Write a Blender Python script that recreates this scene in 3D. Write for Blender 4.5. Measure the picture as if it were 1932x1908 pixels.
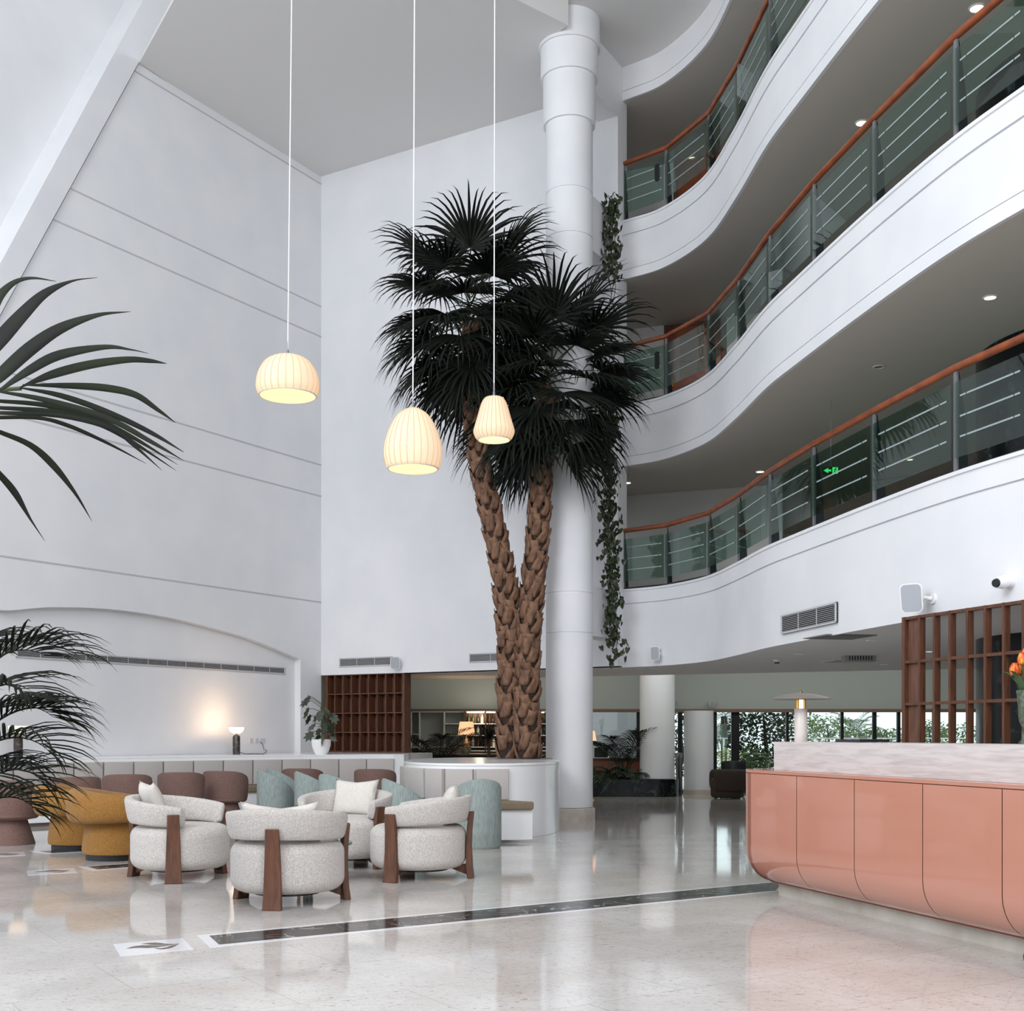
import bpy, math, random
from mathutils import Vector, Matrix
C = bpy.context.scene.collection
for o in list(bpy.data.objects): bpy.data.objects.remove(o)
PI = math.pi
# ---------------------------------------------------------------- camera
F, CX, HY, H = 2266.0, 966.0, 1384.0, 1.35
cam = bpy.data.objects.new('camera', bpy.data.cameras.new('camera')); C.objects.link(cam)
cam.location = (0, 0, H); cam.rotation_euler = (PI/2, 0, 0)
cam.data.lens = 36*F/1932; cam.data.sensor_width = 36; cam.data.shift_y = (HY-954)/1932
cam.data.clip_start = .05; cam.data.clip_end = 500
bpy.context.scene.camera = cam
vs = bpy.context.scene.view_settings
vs.view_transform = 'Standard'; vs.look = 'None'; vs.gamma = 1; vs.exposure = 0.78
# ---------------------------------------------------------------- world: soft overcast sky
w = bpy.data.worlds.new('world'); bpy.context.scene.world = w; w.use_nodes = True
wt = w.node_tree; bg = wt.nodes['Background']
tc = wt.nodes.new('ShaderNodeTexCoord'); sp = wt.nodes.new('ShaderNodeSeparateXYZ'); rp = wt.nodes.new('ShaderNodeValToRGB')
wt.links.new(tc.outputs['Generated'], sp.inputs[0]); wt.links.new(sp.outputs[2], rp.inputs[0]); wt.links.new(rp.outputs[0], bg.inputs[0])
rp.color_ramp.elements[0].position = 0; rp.color_ramp.elements[0].color = (.74, .84, .90, 1)
rp.color_ramp.elements[1].position = .5; rp.color_ramp.elements[1].color = (.86, .90, 1.0, 1)
bg.inputs[1].default_value = 1.05
def area(name, loc, target, sx, sy, e, col=(1, 1, 1)):
    l = bpy.data.lights.new(name, 'AREA'); l.shape = 'RECTANGLE'; l.size = sx; l.size_y = sy; l.energy = e; l.color = col
    o = bpy.data.objects.new(name, l); C.objects.link(o); o.location = loc
    o.rotation_euler = (Vector(target)-Vector(loc)).to_track_quat('-Z', 'Y').to_euler(); return o
# daylight through the tall glazed front beside the photographer, then two added fill lights
area('daylight_glazed_front', (-9, -2, 10.5), (4, 15, 4), 8, 6, 900, (.94, .97, 1))
area('fill_front_right', (5, -5, 9.5), (-6, 16, 4), 8, 5, 620, (.97, .98, 1))  # added fill from the near right, brightening the left wall
area('fill_rear_void', (5, 24.2, 3.33), (5, 27.3, 1.5), 11, 1.2, 72, (.96, 1, .97))  # added fill under the rear ceiling, brightening the dark bulkhead
def point(name, loc, e, col, r=.05):
    l = bpy.data.lights.new(name, 'POINT'); l.energy = e; l.color = col; l.shadow_soft_size = r
    o = bpy.data.objects.new(name, l); C.objects.link(o); o.location = loc; return o
# ---------------------------------------------------------------- geometry of the place
def P(px, py, Y): return Vector(((px-CX)/F*Y, Y, H-(py-HY)/F*Y))
def G(px, py, z=0.):
    Y = F*(H-z)/(py-HY); return Vector(((px-CX)/F*Y, Y, z))
U = Vector((.511, .859, 0)).normalized(); W = Vector((U.y, -U.x, 0))
CO = Vector((-3.718, 23.4, 0))
def hit(px, py, p0, n):
    d = Vector(((px-CX)/F, 1, -(py-HY)/F)); o = Vector((0, 0, H)); return o+d*((p0-o).dot(n)/d.dot(n))
def onL(px, py, off=0): return hit(px, py, CO+W*off, W)
def onB(px, py, off=0): return hit(px, py, CO-U*off, U)
def sL(p): return (CO-p).dot(U)
PLAN = [((px-CX)/F*Y, Y) for px, Y in [(1173, 20.3), (1252, 19.75), (1331, 18.65), (1386, 17.25), (1444.5, 15.7), (1500, 14.69), (1527, 14.22), (1640, 12.75), (1793, 11.25), (1932, 10.31)]] + [(4.74, 9.35), (5.15, 8.2), (5.7, 6.8), (6.3, 5.2), (7, 3)]
def cat(pts, n=8):
    out = []; q = [2*Vector(pts[0])-Vector(pts[1])]+[Vector(p) for p in pts]+[2*Vector(pts[-1])-Vector(pts[-2])]
    for i in range(1, len(q)-2):
        a, b, c, d = q[i-1:i+3]
        for k in range(n):
            t = k/n; out.append(.5*((2*b)+(c-a)*t+(2*a-5*b+4*c-d)*t*t+(3*b-a-3*c+d)*t**3))
    out.append(q[-2]); return out
CUR = cat([p for i, p in enumerate(PLAN) if i != 6], 8)
def nrm2(pts, i):
    a = pts[max(0, i-1)]; b = pts[min(len(pts)-1, i+1)]; d = (b-a).normalized(); return Vector((d.y, -d.x))*1.0
def atr(pts, i):
    n = nrm2(pts, i)
    return n if n.x < 0 or n.y < -.5 else -n
def onF(px, py, off=0):
    k = (px-CX)/F
    for i in range(len(CUR)-1):
        a, b = CUR[i], CUR[i+1]; fa, fb = a.x-k*a.y, b.x-k*b.y
        if fa*fb <= 0:
            t = fa/(fa-fb); q = a+(b-a)*t; n = atr(CUR, i); q = q+n*off
            return Vector((q.x, q.y, H-(py-HY)/F*q.y)), Vector((n.x, n.y, 0))
# ---------------------------------------------------------------- materials
MM = {}
def lin(c): return tuple(((x/255)/12.92 if x/255 <= .04045 else ((x/255+.055)/1.055)**2.4) for x in c)
def mat(name, col, rough=.5, metal=0, col2=None, scale=8, stretch=(1, 1, 1), detail=4, lo=.35, hi=.65, bump=0, bscale=None, spec=.5, emit=None, es=0, coat=0, dist=0, trans=0, sheen=0):
    if name in MM: return MM[name]
    m = bpy.data.materials.new(name); m.use_nodes = True; t = m.node_tree; b = t.nodes['Principled BSDF']
    col = lin(col); b.inputs['Base Color'].default_value = (*col, 1); b.inputs['Roughness'].default_value = rough; b.inputs['Metallic'].default_value = metal
    b.inputs['Specular IOR Level'].default_value = spec; b.inputs['Coat Weight'].default_value = coat; b.inputs['Coat Roughness'].default_value = .03
    b.inputs['Transmission Weight'].default_value = trans; b.inputs['Sheen Weight'].default_value = sheen
    if emit: b.inputs['Emission Color'].default_value = (*lin(emit), 1); b.inputs['Emission Strength'].default_value = es
    tcn = t.nodes.new('ShaderNodeTexCoord'); mp = t.nodes.new('ShaderNodeMapping'); t.links.new(tcn.outputs['Object'], mp.inputs[0]); mp.inputs['Scale'].default_value = stretch
    if col2:
        nz = t.nodes.new('ShaderNodeTexNoise'); nz.inputs['Scale'].default_value = scale; nz.inputs['Detail'].default_value = detail; nz.inputs['Distortion'].default_value = dist
        t.links.new(mp.outputs[0], nz.inputs['Vector']); r = t.nodes.new('ShaderNodeValToRGB'); t.links.new(nz.outputs[0], r.inputs[0])
        r.color_ramp.elements[0].position = lo; r.color_ramp.elements[1].position = hi
        r.color_ramp.elements[0].color = (*col, 1); r.color_ramp.elements[1].color = (*lin(col2), 1); t.links.new(r.outputs[0], b.inputs['Base Color'])
    if bump:
        n2 = t.nodes.new('ShaderNodeTexNoise'); n2.inputs['Scale'].default_value = bscale or scale; n2.inputs['Detail'].default_value = 5
        t.links.new(mp.outputs[0], n2.inputs['Vector']); bp = t.nodes.new('ShaderNodeBump'); bp.inputs['Strength'].default_value = bump; bp.inputs['Distance'].default_value = .01
        t.links.new(n2.outputs[0], bp.inputs['Height']); t.links.new(bp.outputs[0], b.inputs['Normal'])
    MM[name] = m; return m
white = mat('white_plaster', (232, 232, 234), .7, col2=(226, 227, 230), scale=1.2, bump=.05, bscale=30)
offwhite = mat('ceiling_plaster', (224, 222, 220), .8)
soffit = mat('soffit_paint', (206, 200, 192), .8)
sagewall = mat('grey_green_paint', (178, 183, 177), .7)
satin = mat('satin_white', (238, 238, 238), .22, coat=.3)
peach = mat('peach_lacquer', (188, 130, 110), .16, coat=.6, spec=.5)
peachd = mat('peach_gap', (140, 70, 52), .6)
wood = mat('walnut', (104, 64, 42), .5, col2=(76, 46, 31), scale=6, stretch=(6, 6, .7), detail=6, dist=.6)
woodd = mat('walnut_panel', (116, 80, 64), .5, col2=(92, 60, 46), scale=5, stretch=(5, 5, .6), detail=6, dist=.8)
rail = mat('handrail_wood', (150, 74, 30), .35, col2=(118, 54, 22), scale=5, coat=.3)
boucle = mat('boucle_fabric', (216, 210, 204), .95, col2=(184, 177, 170), scale=90, bump=.9, bscale=160, sheen=.2)
pillow = mat('cream_cushion_fabric', (218, 212, 204), .95, col2=(200, 194, 186), scale=110, bump=.5, bscale=180)
mustard = mat('mustard_chenille', (158, 112, 50), .9, col2=(128, 88, 36), scale=60, bump=.6, bscale=80, sheen=.1, lo=.3, hi=.75)
mauve = mat('mauve_fabric', (126, 98, 90), .9, col2=(112, 86, 78), scale=60, bump=.3, bscale=150)
sage = mat('sage_weave', (156, 166, 162), .9, col2=(128, 140, 137), scale=14, stretch=(8, 8, .8), bump=.4, bscale=30)
panelf = mat('greige_upholstery', (190, 184, 180), .9, col2=(182, 176, 172), scale=120, bump=.25, bscale=160)
olive = mat('olive_cushion', (128, 114, 92), .9, col2=(118, 104, 84), scale=60, bump=.2)
darkm = mat('dark_green_marble', (16, 21, 22), .2, col2=(72, 84, 86), scale=3.2, detail=12, lo=.56, hi=.78, dist=2.2, spec=.3)
black = mat('black_metal', (18, 18, 20), .4)
steel = mat('dark_steel', (52, 56, 60), .4, metal=.3)
steell = mat('pale_steel', (120, 120, 124), .4, metal=.3)
trav = mat('travertine', (206, 197, 194), .35, col2=(184, 174, 170), scale=2.4, stretch=(1.2, 1.2, 14), detail=12, lo=.42, hi=.7, dist=.9)
travb = mat('travertine_base', (196, 190, 180), .5, col2=(170, 162, 150), scale=4, detail=10, lo=.35, hi=.7)
basem = mat('column_base_stone', (206, 196, 184), .4, col2=(190, 178, 166), scale=8)
leafm = mat('palm_leaf', (13, 19, 14), .6, col2=(22, 30, 20), scale=5, spec=.3)
kent = mat('kentia_leaf', (9, 14, 9), .8, col2=(26, 34, 14), scale=4, spec=.3)
ivym = mat('ivy_leaf', (34, 44, 22), .45, col2=(92, 104, 66), scale=18, lo=.5, hi=.75)
monl = mat('split_leaf_green', (24, 40, 22), .4, col2=(38, 56, 30), scale=8)
stemg = mat('green_stem', (58, 74, 40), .6)
bark = mat('palm_fibre', (66, 48, 38), .95, col2=(38, 26, 20), scale=30, bump=1, bscale=60)
boot = mat('palm_boot', (134, 99, 76), .8, col2=(84, 58, 43), scale=7, stretch=(2, 2, 1), detail=7, bump=.5, bscale=20, lo=.35, hi=.7)
brass = mat('brass', (190, 140, 70), .25, metal=1)
teal = mat('teal_lacquer', (70, 104, 104), .3)
greyg = mat('speaker_grille', (168, 172, 178), .7)
dark = mat('black_void', (14, 14, 15), .8)
pot = mat('white_pot', (240, 240, 240), .4)
soil = mat('soil', (36, 26, 20), .95)
hedge = mat('garden_foliage', (62, 84, 44), .7, col2=(120, 138, 84), scale=2)
hedged = mat('garden_foliage_dark', (26, 38, 22), .7, col2=(54, 66, 40), scale=2)
hedgey = mat('garden_foliage_yellow', (150, 158, 70), .7, col2=(92, 120, 60), scale=3)
clay = mat('terracotta_panel', (132, 78, 56), .6)
def glassmat(name, tint, refl=.08, rough=0.0):
    m = bpy.data.materials.new(name); m.use_nodes = True; t = m.node_tree; t.nodes.clear()
    o = t.nodes.new('ShaderNodeOutputMaterial'); a = t.nodes.new('ShaderNodeBsdfTransparent'); g = t.nodes.new('ShaderNodeBsdfGlossy'); x = t.nodes.new('ShaderNodeMixShader'); lw = t.nodes.new('ShaderNodeLayerWeight')
    pw = t.nodes.new('ShaderNodeMath'); pw.operation = 'POWER'; pw.inputs[1].default_value = 4; ml_ = t.nodes.new('ShaderNodeMath'); ml_.operation = 'MULTIPLY_ADD'; ml_.inputs[1].default_value = .55; ml_.inputs[2].default_value = .05
    t.links.new(lw.outputs['Facing'], pw.inputs[0]); t.links.new(pw.outputs[0], ml_.inputs[0])
    a.inputs[0].default_value = (*tint, 1); g.inputs['Roughness'].default_value = rough; g.inputs[0].default_value = (1, 1, 1, 1)
    t.links.new(ml_.outputs[0], x.inputs[0]); t.links.new(a.outputs[0], x.inputs[1]); t.links.new(g.outputs[0], x.inputs[2]); t.links.new(x.outputs[0], o.inputs[0]); MM[name] = m; return m
glassg = glassmat('green_glass', (.62, .76, .70)); glassc = glassmat('clear_glass', (.93, .97, .95))
frost = mat('frosted_line', (150, 165, 165), .6)
glow = mat('lamp_glow', (255, 240, 220), .5, emit=(255, 232, 196), es=3)
shadem = mat('pendant_fabric', (190, 172, 150), .7, emit=(255, 206, 164), es=.36)
shadein = mat('pendant_lining', (200, 180, 150), .8, emit=(255, 216, 166), es=.46)
ribm = mat('pendant_rib', (170, 150, 125), .7, emit=(200, 165, 125), es=.2)
lampsh = mat('lamp_shade_fabric', (220, 180, 140), .8, emit=(255, 190, 140), es=.6)
exitg = mat('exit_green', (30, 150, 70), .5, emit=(70, 240, 130), es=.9)
alab = mat('alabaster_glow', (240, 225, 205), .4, emit=(255, 228, 200), es=.62)
# polished marble floor
def floormat():
    m = mat('polished_marble_floor', (206, 200, 194), .06, spec=.6); t = m.node_tree; b = t.nodes['Principled BSDF']
    tcn = t.nodes.new('ShaderNodeTexCoord'); mp = t.nodes.new('ShaderNodeMapping'); mp.inputs['Rotation'].default_value = (0, 0, .35); mp.inputs['Scale'].default_value = (1, 2.2, 1)
    t.links.new(tcn.outputs['Object'], mp.inputs[0])
    n1 = t.nodes.new('ShaderNodeTexNoise'); n1.inputs['Scale'].default_value = 5.5; n1.inputs['Detail'].default_value = 7; n1.inputs['Distortion'].default_value = 2.4; t.links.new(mp.outputs[0], n1.inputs['Vector'])
    r1 = t.nodes.new('ShaderNodeValToRGB'); t.links.new(n1.outputs[0], r1.inputs[0]); e = r1.color_ramp.elements
    e[0].position = .485; e[0].color = (1, 1, 1, 1); e[1].position = .515; e[1].color = (1, 1, 1, 1); k = e.new(.5); k.color = (.72, .66, .60, 1)
    n2 = t.nodes.new('ShaderNodeTexNoise'); n2.inputs['Scale'].default_value = 1.3; n2.inputs['Detail'].default_value = 5; t.links.new(tcn.outputs['Object'], n2.inputs['Vector'])
    r2 = t.nodes.new('ShaderNodeValToRGB'); t.links.new(n2.outputs[0], r2.inputs[0]); r2.color_ramp.elements[0].position = .35; r2.color_ramp.elements[1].position = .65
    r2.color_ramp.elements[0].color = (*lin((194, 188, 181)), 1); r2.color_ramp.elements[1].color = (*lin((209, 206, 202)), 1)
    n3 = t.nodes.new('ShaderNodeTexNoise'); n3.inputs['Scale'].default_value = 22; n3.inputs['Detail'].default_value = 3; n3.inputs['Distortion'].default_value = 1; t.links.new(mp.outputs[0], n3.inputs['Vector'])
    r3 = t.nodes.new('ShaderNodeValToRGB'); t.links.new(n3.outputs[0], r3.inputs[0]); r3.color_ramp.elements[0].position = .29; r3.color_ramp.elements[0].color = (.6, .55, .5, 1); r3.color_ramp.elements[1].position = .39; r3.color_ramp.elements[1].color = (1, 1, 1, 1)
    def mul(a, c):
        x = t.nodes.new('ShaderNodeMix'); x.data_type = 'RGBA'; x.blend_type = 'MULTIPLY'; x.inputs[0].default_value = 1; t.links.new(a, x.inputs[6]); t.links.new(c, x.inputs[7]); return x.outputs[2]
    o = mul(mul(r2.outputs[0], r1.outputs[0]), r3.outputs[0])
    mb_ = t.nodes.new('ShaderNodeMapping'); mb_.inputs['Rotation'].default_value = (0, 0, -.58); t.links.new(tcn.outputs['Object'], mb_.inputs[0])
    br = t.nodes.new('ShaderNodeTexBrick'); br.inputs['Scale'].default_value = 1; br.inputs['Mortar Size'].default_value = .003; br.inputs['Brick Width'].default_value = 1.2; br.inputs['Row Height'].default_value = .8; br.offset = .5
    br.inputs['Color1'].default_value = (1, 1, 1, 1); br.inputs['Color2'].default_value = (.95, .95, .95, 1); br.inputs['Mortar'].default_value = (.72, .7, .68, 1); t.links.new(mb_.outputs[0], br.inputs[0])
    o = mul(o, br.outputs[0]); t.links.new(o, b.inputs['Base Color']); return m
floorm = floormat()
def stripmat():
    m = mat('black_vein_marble', (24, 25, 26), .12, spec=.2); t = m.node_tree; b = t.nodes['Principled BSDF']
    tcn = t.nodes.new('ShaderNodeTexCoord'); n1 = t.nodes.new('ShaderNodeTexNoise'); n1.inputs['Scale'].default_value = 2.2; n1.inputs['Detail'].default_value = 3; n1.inputs['Distortion'].default_value = 1.5; t.links.new(tcn.outputs['Object'], n1.inputs['Vector'])
    r1 = t.nodes.new('ShaderNodeValToRGB'); t.links.new(n1.outputs[0], r1.inputs[0]); e = r1.color_ramp.elements
    e[0].position = .49; e[0].color = (.012, .013, .014, 1); e[1].position = .51; e[1].color = (.012, .013, .014, 1); k = e.new(.5); k.color = (.35, .35, .35, 1); t.links.new(r1.outputs[0], b.inputs['Base Color']); return m
stripm = stripmat()
# ---------------------------------------------------------------- mesh builder
ROOT = {}
class MB:
    def __init__(s): s.v = []; s.f = []; s.m = []
    def add(s, vs_, fs, mi=0):
        n = len(s.v); s.v += [tuple(v) for v in vs_]; s.f += [tuple(i+n for i in f) for f in fs]; s.m += [mi]*len(fs)
    def box(s, c, d, rz=0, mi=0, ax=None):
        hx, hy, hz = d[0]/2, d[1]/2, d[2]/2; R = Matrix.Rotation(rz, 3, 'Z'); c = Vector(c)
        vv = [c+R@Vector((x*hx, y*hy, z*hz)) for x in (-1, 1) for y in (-1, 1) for z in (-1, 1)]
        s.add(vv, [(0, 1, 3, 2), (4, 6, 7, 5), (0, 4, 5, 1), (2, 3, 7, 6), (0, 2, 6, 4), (1, 5, 7, 3)], mi); return s
    def obox(s, a, b, th, z0, z1, side=0, mi=0):   # wall-like box from a to b (plan), thickness th to left(+)/right(-)
        a = Vector((a[0], a[1])); b = Vector((b[0], b[1])); d = (b-a).normalized(); n = Vector((-d.y, d.x))
        o0, o1 = (0, th) if side > 0 else ((-th, 0) if side < 0 else (-th/2, th/2))
        return s.prism([a+n*o0, b+n*o0, b+n*o1, a+n*o1], z0, z1, mi)
    def prism(s, poly, z0, z1, mi=0):
        n = len(poly); vv = [(p[0], p[1], z0) for p in poly]+[(p[0], p[1], z1) for p in poly]
        s.add(vv, [tuple(range(n-1, -1, -1)), tuple(range(n, 2*n))]+[(i, (i+1) % n, n+(i+1) % n, n+i) for i in range(n)], mi); return s
    def hexa(s, a, b, mi=0):      # two matching polygons joined
        n = len(a); s.add(list(a)+list(b), [tuple(range(n-1, -1, -1)), tuple(range(n, 2*n))]+[(i, (i+1) % n, n+(i+1) % n, n+i) for i in range(n)], mi); return s
    def lathe(s, c, prof, n=32, mi=0, cap=True, sx=1, sy=1):
        c = Vector(c); vv = []
        for r, z in prof:
            for k in range(n):
                a = 2*PI*k/n; vv.append(c+Vector((r*sx*math.cos(a), r*sy*math.sin(a), z)))
        fs = [(i*n+k, i*n+(k+1) % n, (i+1)*n+(k+1) % n, (i+1)*n+k) for i in range(len(prof)-1) for k in range(n)]
        if cap: fs += [tuple(range(n-1, -1, -1)), tuple((len(prof)-1)*n+k for k in range(n))]
        s.add(vv, fs, mi); return s
    def tube(s, pts, r, n=8, mi=0):
        pts = [Vector(p) for p in pts]; rs = r if isinstance(r, (list, tuple)) else [r]*len(pts); vv = []
        for i, p in enumerate(pts):
            d = (pts[min(i+1, len(pts)-1)]-pts[max(i-1, 0)]).normalized(); a = d.cross(Vector((0, 0, 1)))
            if a.length < .05: a = d.cross(Vector((1, 0, 0)))
            a.normalize(); b = d.cross(a)
            for k in range(n): t = 2*PI*k/n; vv.append(p+(a*math.cos(t)+b*math.sin(t))*rs[i])
        fs = [(i*n+k, i*n+(k+1) % n, (i+1)*n+(k+1) % n, (i+1)*n+k) for i in range(len(pts)-1) for k in range(n)]
        fs += [tuple(range(n-1, -1, -1)), tuple((len(pts)-1)*n+k for k in range(n))]; s.add(vv, fs, mi); return s
    def band(s, r, th, a0, a1, zb, zt, tilt=0, n=40, mi=0, c=(0, 0, 0), m=16, e=4, sx=1, endr=True):
        c = Vector(c); vv = []; N = n+1
        for i in range(N):
            t = i/n; a = a0+(a1-a0)*t; b_, t_ = zb(a), zt(a); hz = (t_-b_)/2; zc = (t_+b_)/2; q = 1
            if endr:
                ed = min(t, 1-t)*abs(a1-a0)*r/(th*.5); q = math.sqrt(max(.04, 1-(1-min(ed, 1))**2))
            for k in range(m):
                u = 2*PI*k/m; cu, su = math.cos(u), math.sin(u)
                x = math.copysign(abs(cu)**(2/e), cu)*th/2*q; z = math.copysign(abs(su)**(2/e), su)*hz*(.6+.4*q)
                rr = r+x+tilt*z; vv.append(c+Vector((rr*math.cos(a)*sx, rr*math.sin(a), zc+z)))
        fs = [(i*m+k, i*m+(k+1) % m, (i+1)*m+(k+1) % m, (i+1)*m+k) for i in range(n) for k in range(m)]
        fs += [tuple(range(m-1, -1, -1)), tuple(n*m+k for k in range(m))]; s.add(vv, fs, mi); return s
    def strip(s, pts, ws, side, fold=.0, mi=0):
        vv = []; n = len(pts)
        for p, w_ in zip(pts, ws):
            p = Vector(p); sd = side.normalized() if isinstance(side, Vector) else side
            vv += [p-sd*w_+Vector((0, 0, -w_*fold)), p+Vector((0, 0, w_*fold)), p+sd*w_+Vector((0, 0, -w_*fold))]
        fs = []
        for i in range(n-1): a = 3*i; fs += [(a, a+1, a+4, a+3), (a+1, a+2, a+5, a+4)]
        s.add(vv, fs, mi)
    def build(s, name, mats, parent=None, smooth=True, world=True, bevel=0, solid=0, sub=0):
        me = bpy.data.meshes.new(name); off = Vector((0, 0, 0))
        if parent is not None and world: off = ROOT.get(parent.name, Vector((0, 0, 0)))
        me.from_pydata([tuple(Vector(v)-off) for v in s.v], [], s.f)
        for mm in (mats if isinstance(mats, (list, tuple)) else [mats]): me.materials.append(mm)
        for p, mi in zip(me.polygons, s.m): p.material_index = mi
        me.validate(); me.update()
        o = bpy.data.objects.new(name, me); C.objects.link(o)
        if smooth:
            for p in me.polygons: p.use_smooth = True
            me.set_sharp_from_angle(angle=math.radians(38))
        if parent is not None: o.parent = parent; ROOT[o.name] = off
        if bevel: md = o.modifiers.new('bevel', 'BEVEL'); md.width = bevel; md.segments = 3; md.limit_method = 'ANGLE'; md.harden_normals = False
        if solid: md = o.modifiers.new('solidify', 'SOLIDIFY'); md.thickness = solid
        if sub: md = o.modifiers.new('subsurf', 'SUBSURF'); md.levels = sub; md.render_levels = sub
        return o
def thing(name, label, cat_, loc=(0, 0, 0), rz=0, group=None):
    o = bpy.data.objects.new(name, None); C.objects.link(o); o.location = loc; o.rotation_euler = (0, 0, rz); o.empty_display_size = .1
    o['label'] = label; o['category'] = cat_
    if group: o['group'] = group
    ROOT[o.name] = Vector(loc); return o
def tag(o, label, cat_, group=None):
    o['label'] = label; o['category'] = cat_
    if group: o['group'] = group
    return o
def struct(o, label=None):
    o['kind'] = 'structure'
    if label: o['label'] = label
    return o
def dup(r, loc, rz=0, label=None, group=None, scale=None):
    def cp(o, par):
        c = o.copy(); C.objects.link(c); c.parent = par
        for ch in list(kids.get(o.name, [])): cp(ch, c)
        return c
    kids = {}
    for o in C.objects:
        if o.parent: kids.setdefault(o.parent.name, []).append(o)
    c = cp(r, None); c.location = loc; c.rotation_euler = (0, 0, rz)
    if label: c['label'] = label
    if group: c['group'] = group
    if scale: c.scale = scale
    return c
# ================================================================= STRUCTURE
ZC, ZU, ZG = 12.3, 12.6, 2.48
E = CO+W*6.39
LV = [(3.78, 2.465), (6.895, 5.86), (10.0, 9.015), (12.6, 12.04)]
NAMES = ['first', 'second', 'third', 'top']
b = MB(); b.prism([(-16, -6), (16, -6), (16, 27.6), (-16, 27.6)], -.15, 0); struct(b.build('floor', floorm, smooth=False), 'polished beige marble lobby floor')
# left wall with its leaning near edge, arched niche recessed
def LP(s_, z, off=0): p = CO-U*s_+W*off; return Vector((p.x, p.y, z))
eA = [onL(328, 0), onL(0, 598)]
def sedge(z): # s of the slanted edge at height z
    s0, s1 = sL(eA[0]), sL(eA[1]); z0, z1 = eA[0].z, eA[1].z; return s0+(s1-s0)*(z-z0)/(z1-z0)
arch = [onL(*p) for p in [(567, 1244.4), (481, 1208.7), (403.7, 1185.4), (310.6, 1163.7), (202, 1149), (93, 1146), (0, 1151)]]
ap = [(sL(p), p.z) for p in arch]; last = ap[-1]
sm = ap[-2][0]
ap += [(2*sm-q[0]+.2, q[1]) for q in reversed(ap[:-2])]
ap = sorted(set([(round(a, 3), round(c, 3)) for a, c in ap]))
apc = [tuple(q) for q in cat(ap, 5)]
s0, s9 = apc[0][0], apc[-1][0]
b = MB(); T = -.35
def lw(poly, o0=0., o1=T, mi=0): b.hexa([LP(s_, z, o0) for s_, z in poly], [LP(s_, z, o1) for s_, z in poly], mi)
lw([(0, 0), (0, ZC+.4), (s0, ZC+.4), (s0, 0)])
ztop = ZC+.4
for i in range(len(apc)-1):
    a_, c_ = apc[i], apc[i+1]
    za, zb_ = [min(ztop, 0) or 0, 0]
    def zmax(s_):
        if s_ <= sedge(ztop): return ztop
        a0_, a1_ = sedge(ztop), sedge(0); return ztop*(1-(s_-a0_)/(a1_-a0_))
    t0, t1 = zmax(a_[0]), zmax(c_[0])
    if t0 > a_[1] and t1 > c_[1]-.05: lw([a_, (a_[0], t0), (c_[0], max(t1, c_[1]+.01)), c_])
struct(b.build('wall_left', white, smooth=False), 'tall white side wall with an arched niche')
b = MB(); b.hexa([LP(0.1, 0, -.14), LP(.1, 3.6, -.14), LP(sedge(3.4)+1.2, 3.6, -.14), LP(sedge(0)+1.2, 0, -.14)], [LP(0.1, 0, -.3), LP(.1, 3.6, -.3), LP(sedge(3.4)+1.2, 3.6, -.3), LP(sedge(0)+1.2, 0, -.3)])
struct(b.build('wall_niche', white, smooth=False))
# groove lines on the wall (shadow joints) as slim reveals
gl = [((258, 135), (610, 350)), ((135, 360), (604, 578)), ((100, 418), (604, 635)), ((340, 797), (603, 877)), ((345, 868), (603, 936)), ((0, 1047), (601, 1136))]
groove = mat('groove_shadow_gap', (190, 190, 194), .9)
for i, (a_, c_) in enumerate(gl):
    q = onL(*c_); z = q.z; b = MB(); se = min(sedge(z), 12)
    b.hexa([LP(0, z-.012, .006), LP(0, z+.012, .006), LP(se, z+.012, .006), LP(se, z-.012, .006)], [LP(0, z-.012, -.01), LP(0, z+.012, -.01), LP(se, z+.012, -.01), LP(se, z-.012, -.01)])
    struct(b.build('trim_%d' % (i+1), groove, smooth=False))
# leaning rib along the edge, recessed bright wall beyond it
eB = [onL(270, 0, .05), onL(0, 498, .05)]
def lin2(e, z): s0_, s1_ = sL(e[0]), sL(e[1]); return s0_+(s1_-s0_)*(z-e[0].z)/(e[1].z-e[0].z)
b = MB(); zt_ = 14.5
b.hexa([LP(sedge(0)+.04, 0, .05), LP(sedge(zt_)+.04, zt_, .05), LP(lin2(eB, zt_), zt_, .05), LP(lin2(eB, 0), 0, .05)], [LP(sedge(0)+.04, 0, -.5), LP(sedge(zt_)+.04, zt_, -.5), LP(lin2(eB, zt_), zt_, -.5), LP(lin2(eB, 0), 0, -.5)])
struct(b.build('trim_7', white, smooth=False), 'leaning white rib at the edge of the side wall')
b = MB()
b.hexa([LP(lin2(eB, 2)-.3, 2, -.5), LP(lin2(eB, zt_)-.3, zt_, -.5), LP(lin2(eB, zt_)+6, zt_, -.5), LP(lin2(eB, 2)+3, 2, -.5)], [LP(lin2(eB, 2)-.3, 2, -.7), LP(lin2(eB, zt_)-.3, zt_, -.7), LP(lin2(eB, zt_)+6, zt_, -.7), LP(lin2(eB, 2)+3, 2, -.7)])
struct(b.build('wall_recess', white, smooth=False))
# back wall above its open base
b = MB(); b.obox(CO-W*.3, E, .35, ZG, ZU+.2, 1); struct(b.build('wall_back', white, smooth=False), 'tall white wall above the lounge opening')
b = MB(); b.obox(CO, (CO.x, 27.6), .3, 0, 3.6, 1); struct(b.build('wall_bar_side', sagewall, smooth=False))
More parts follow.
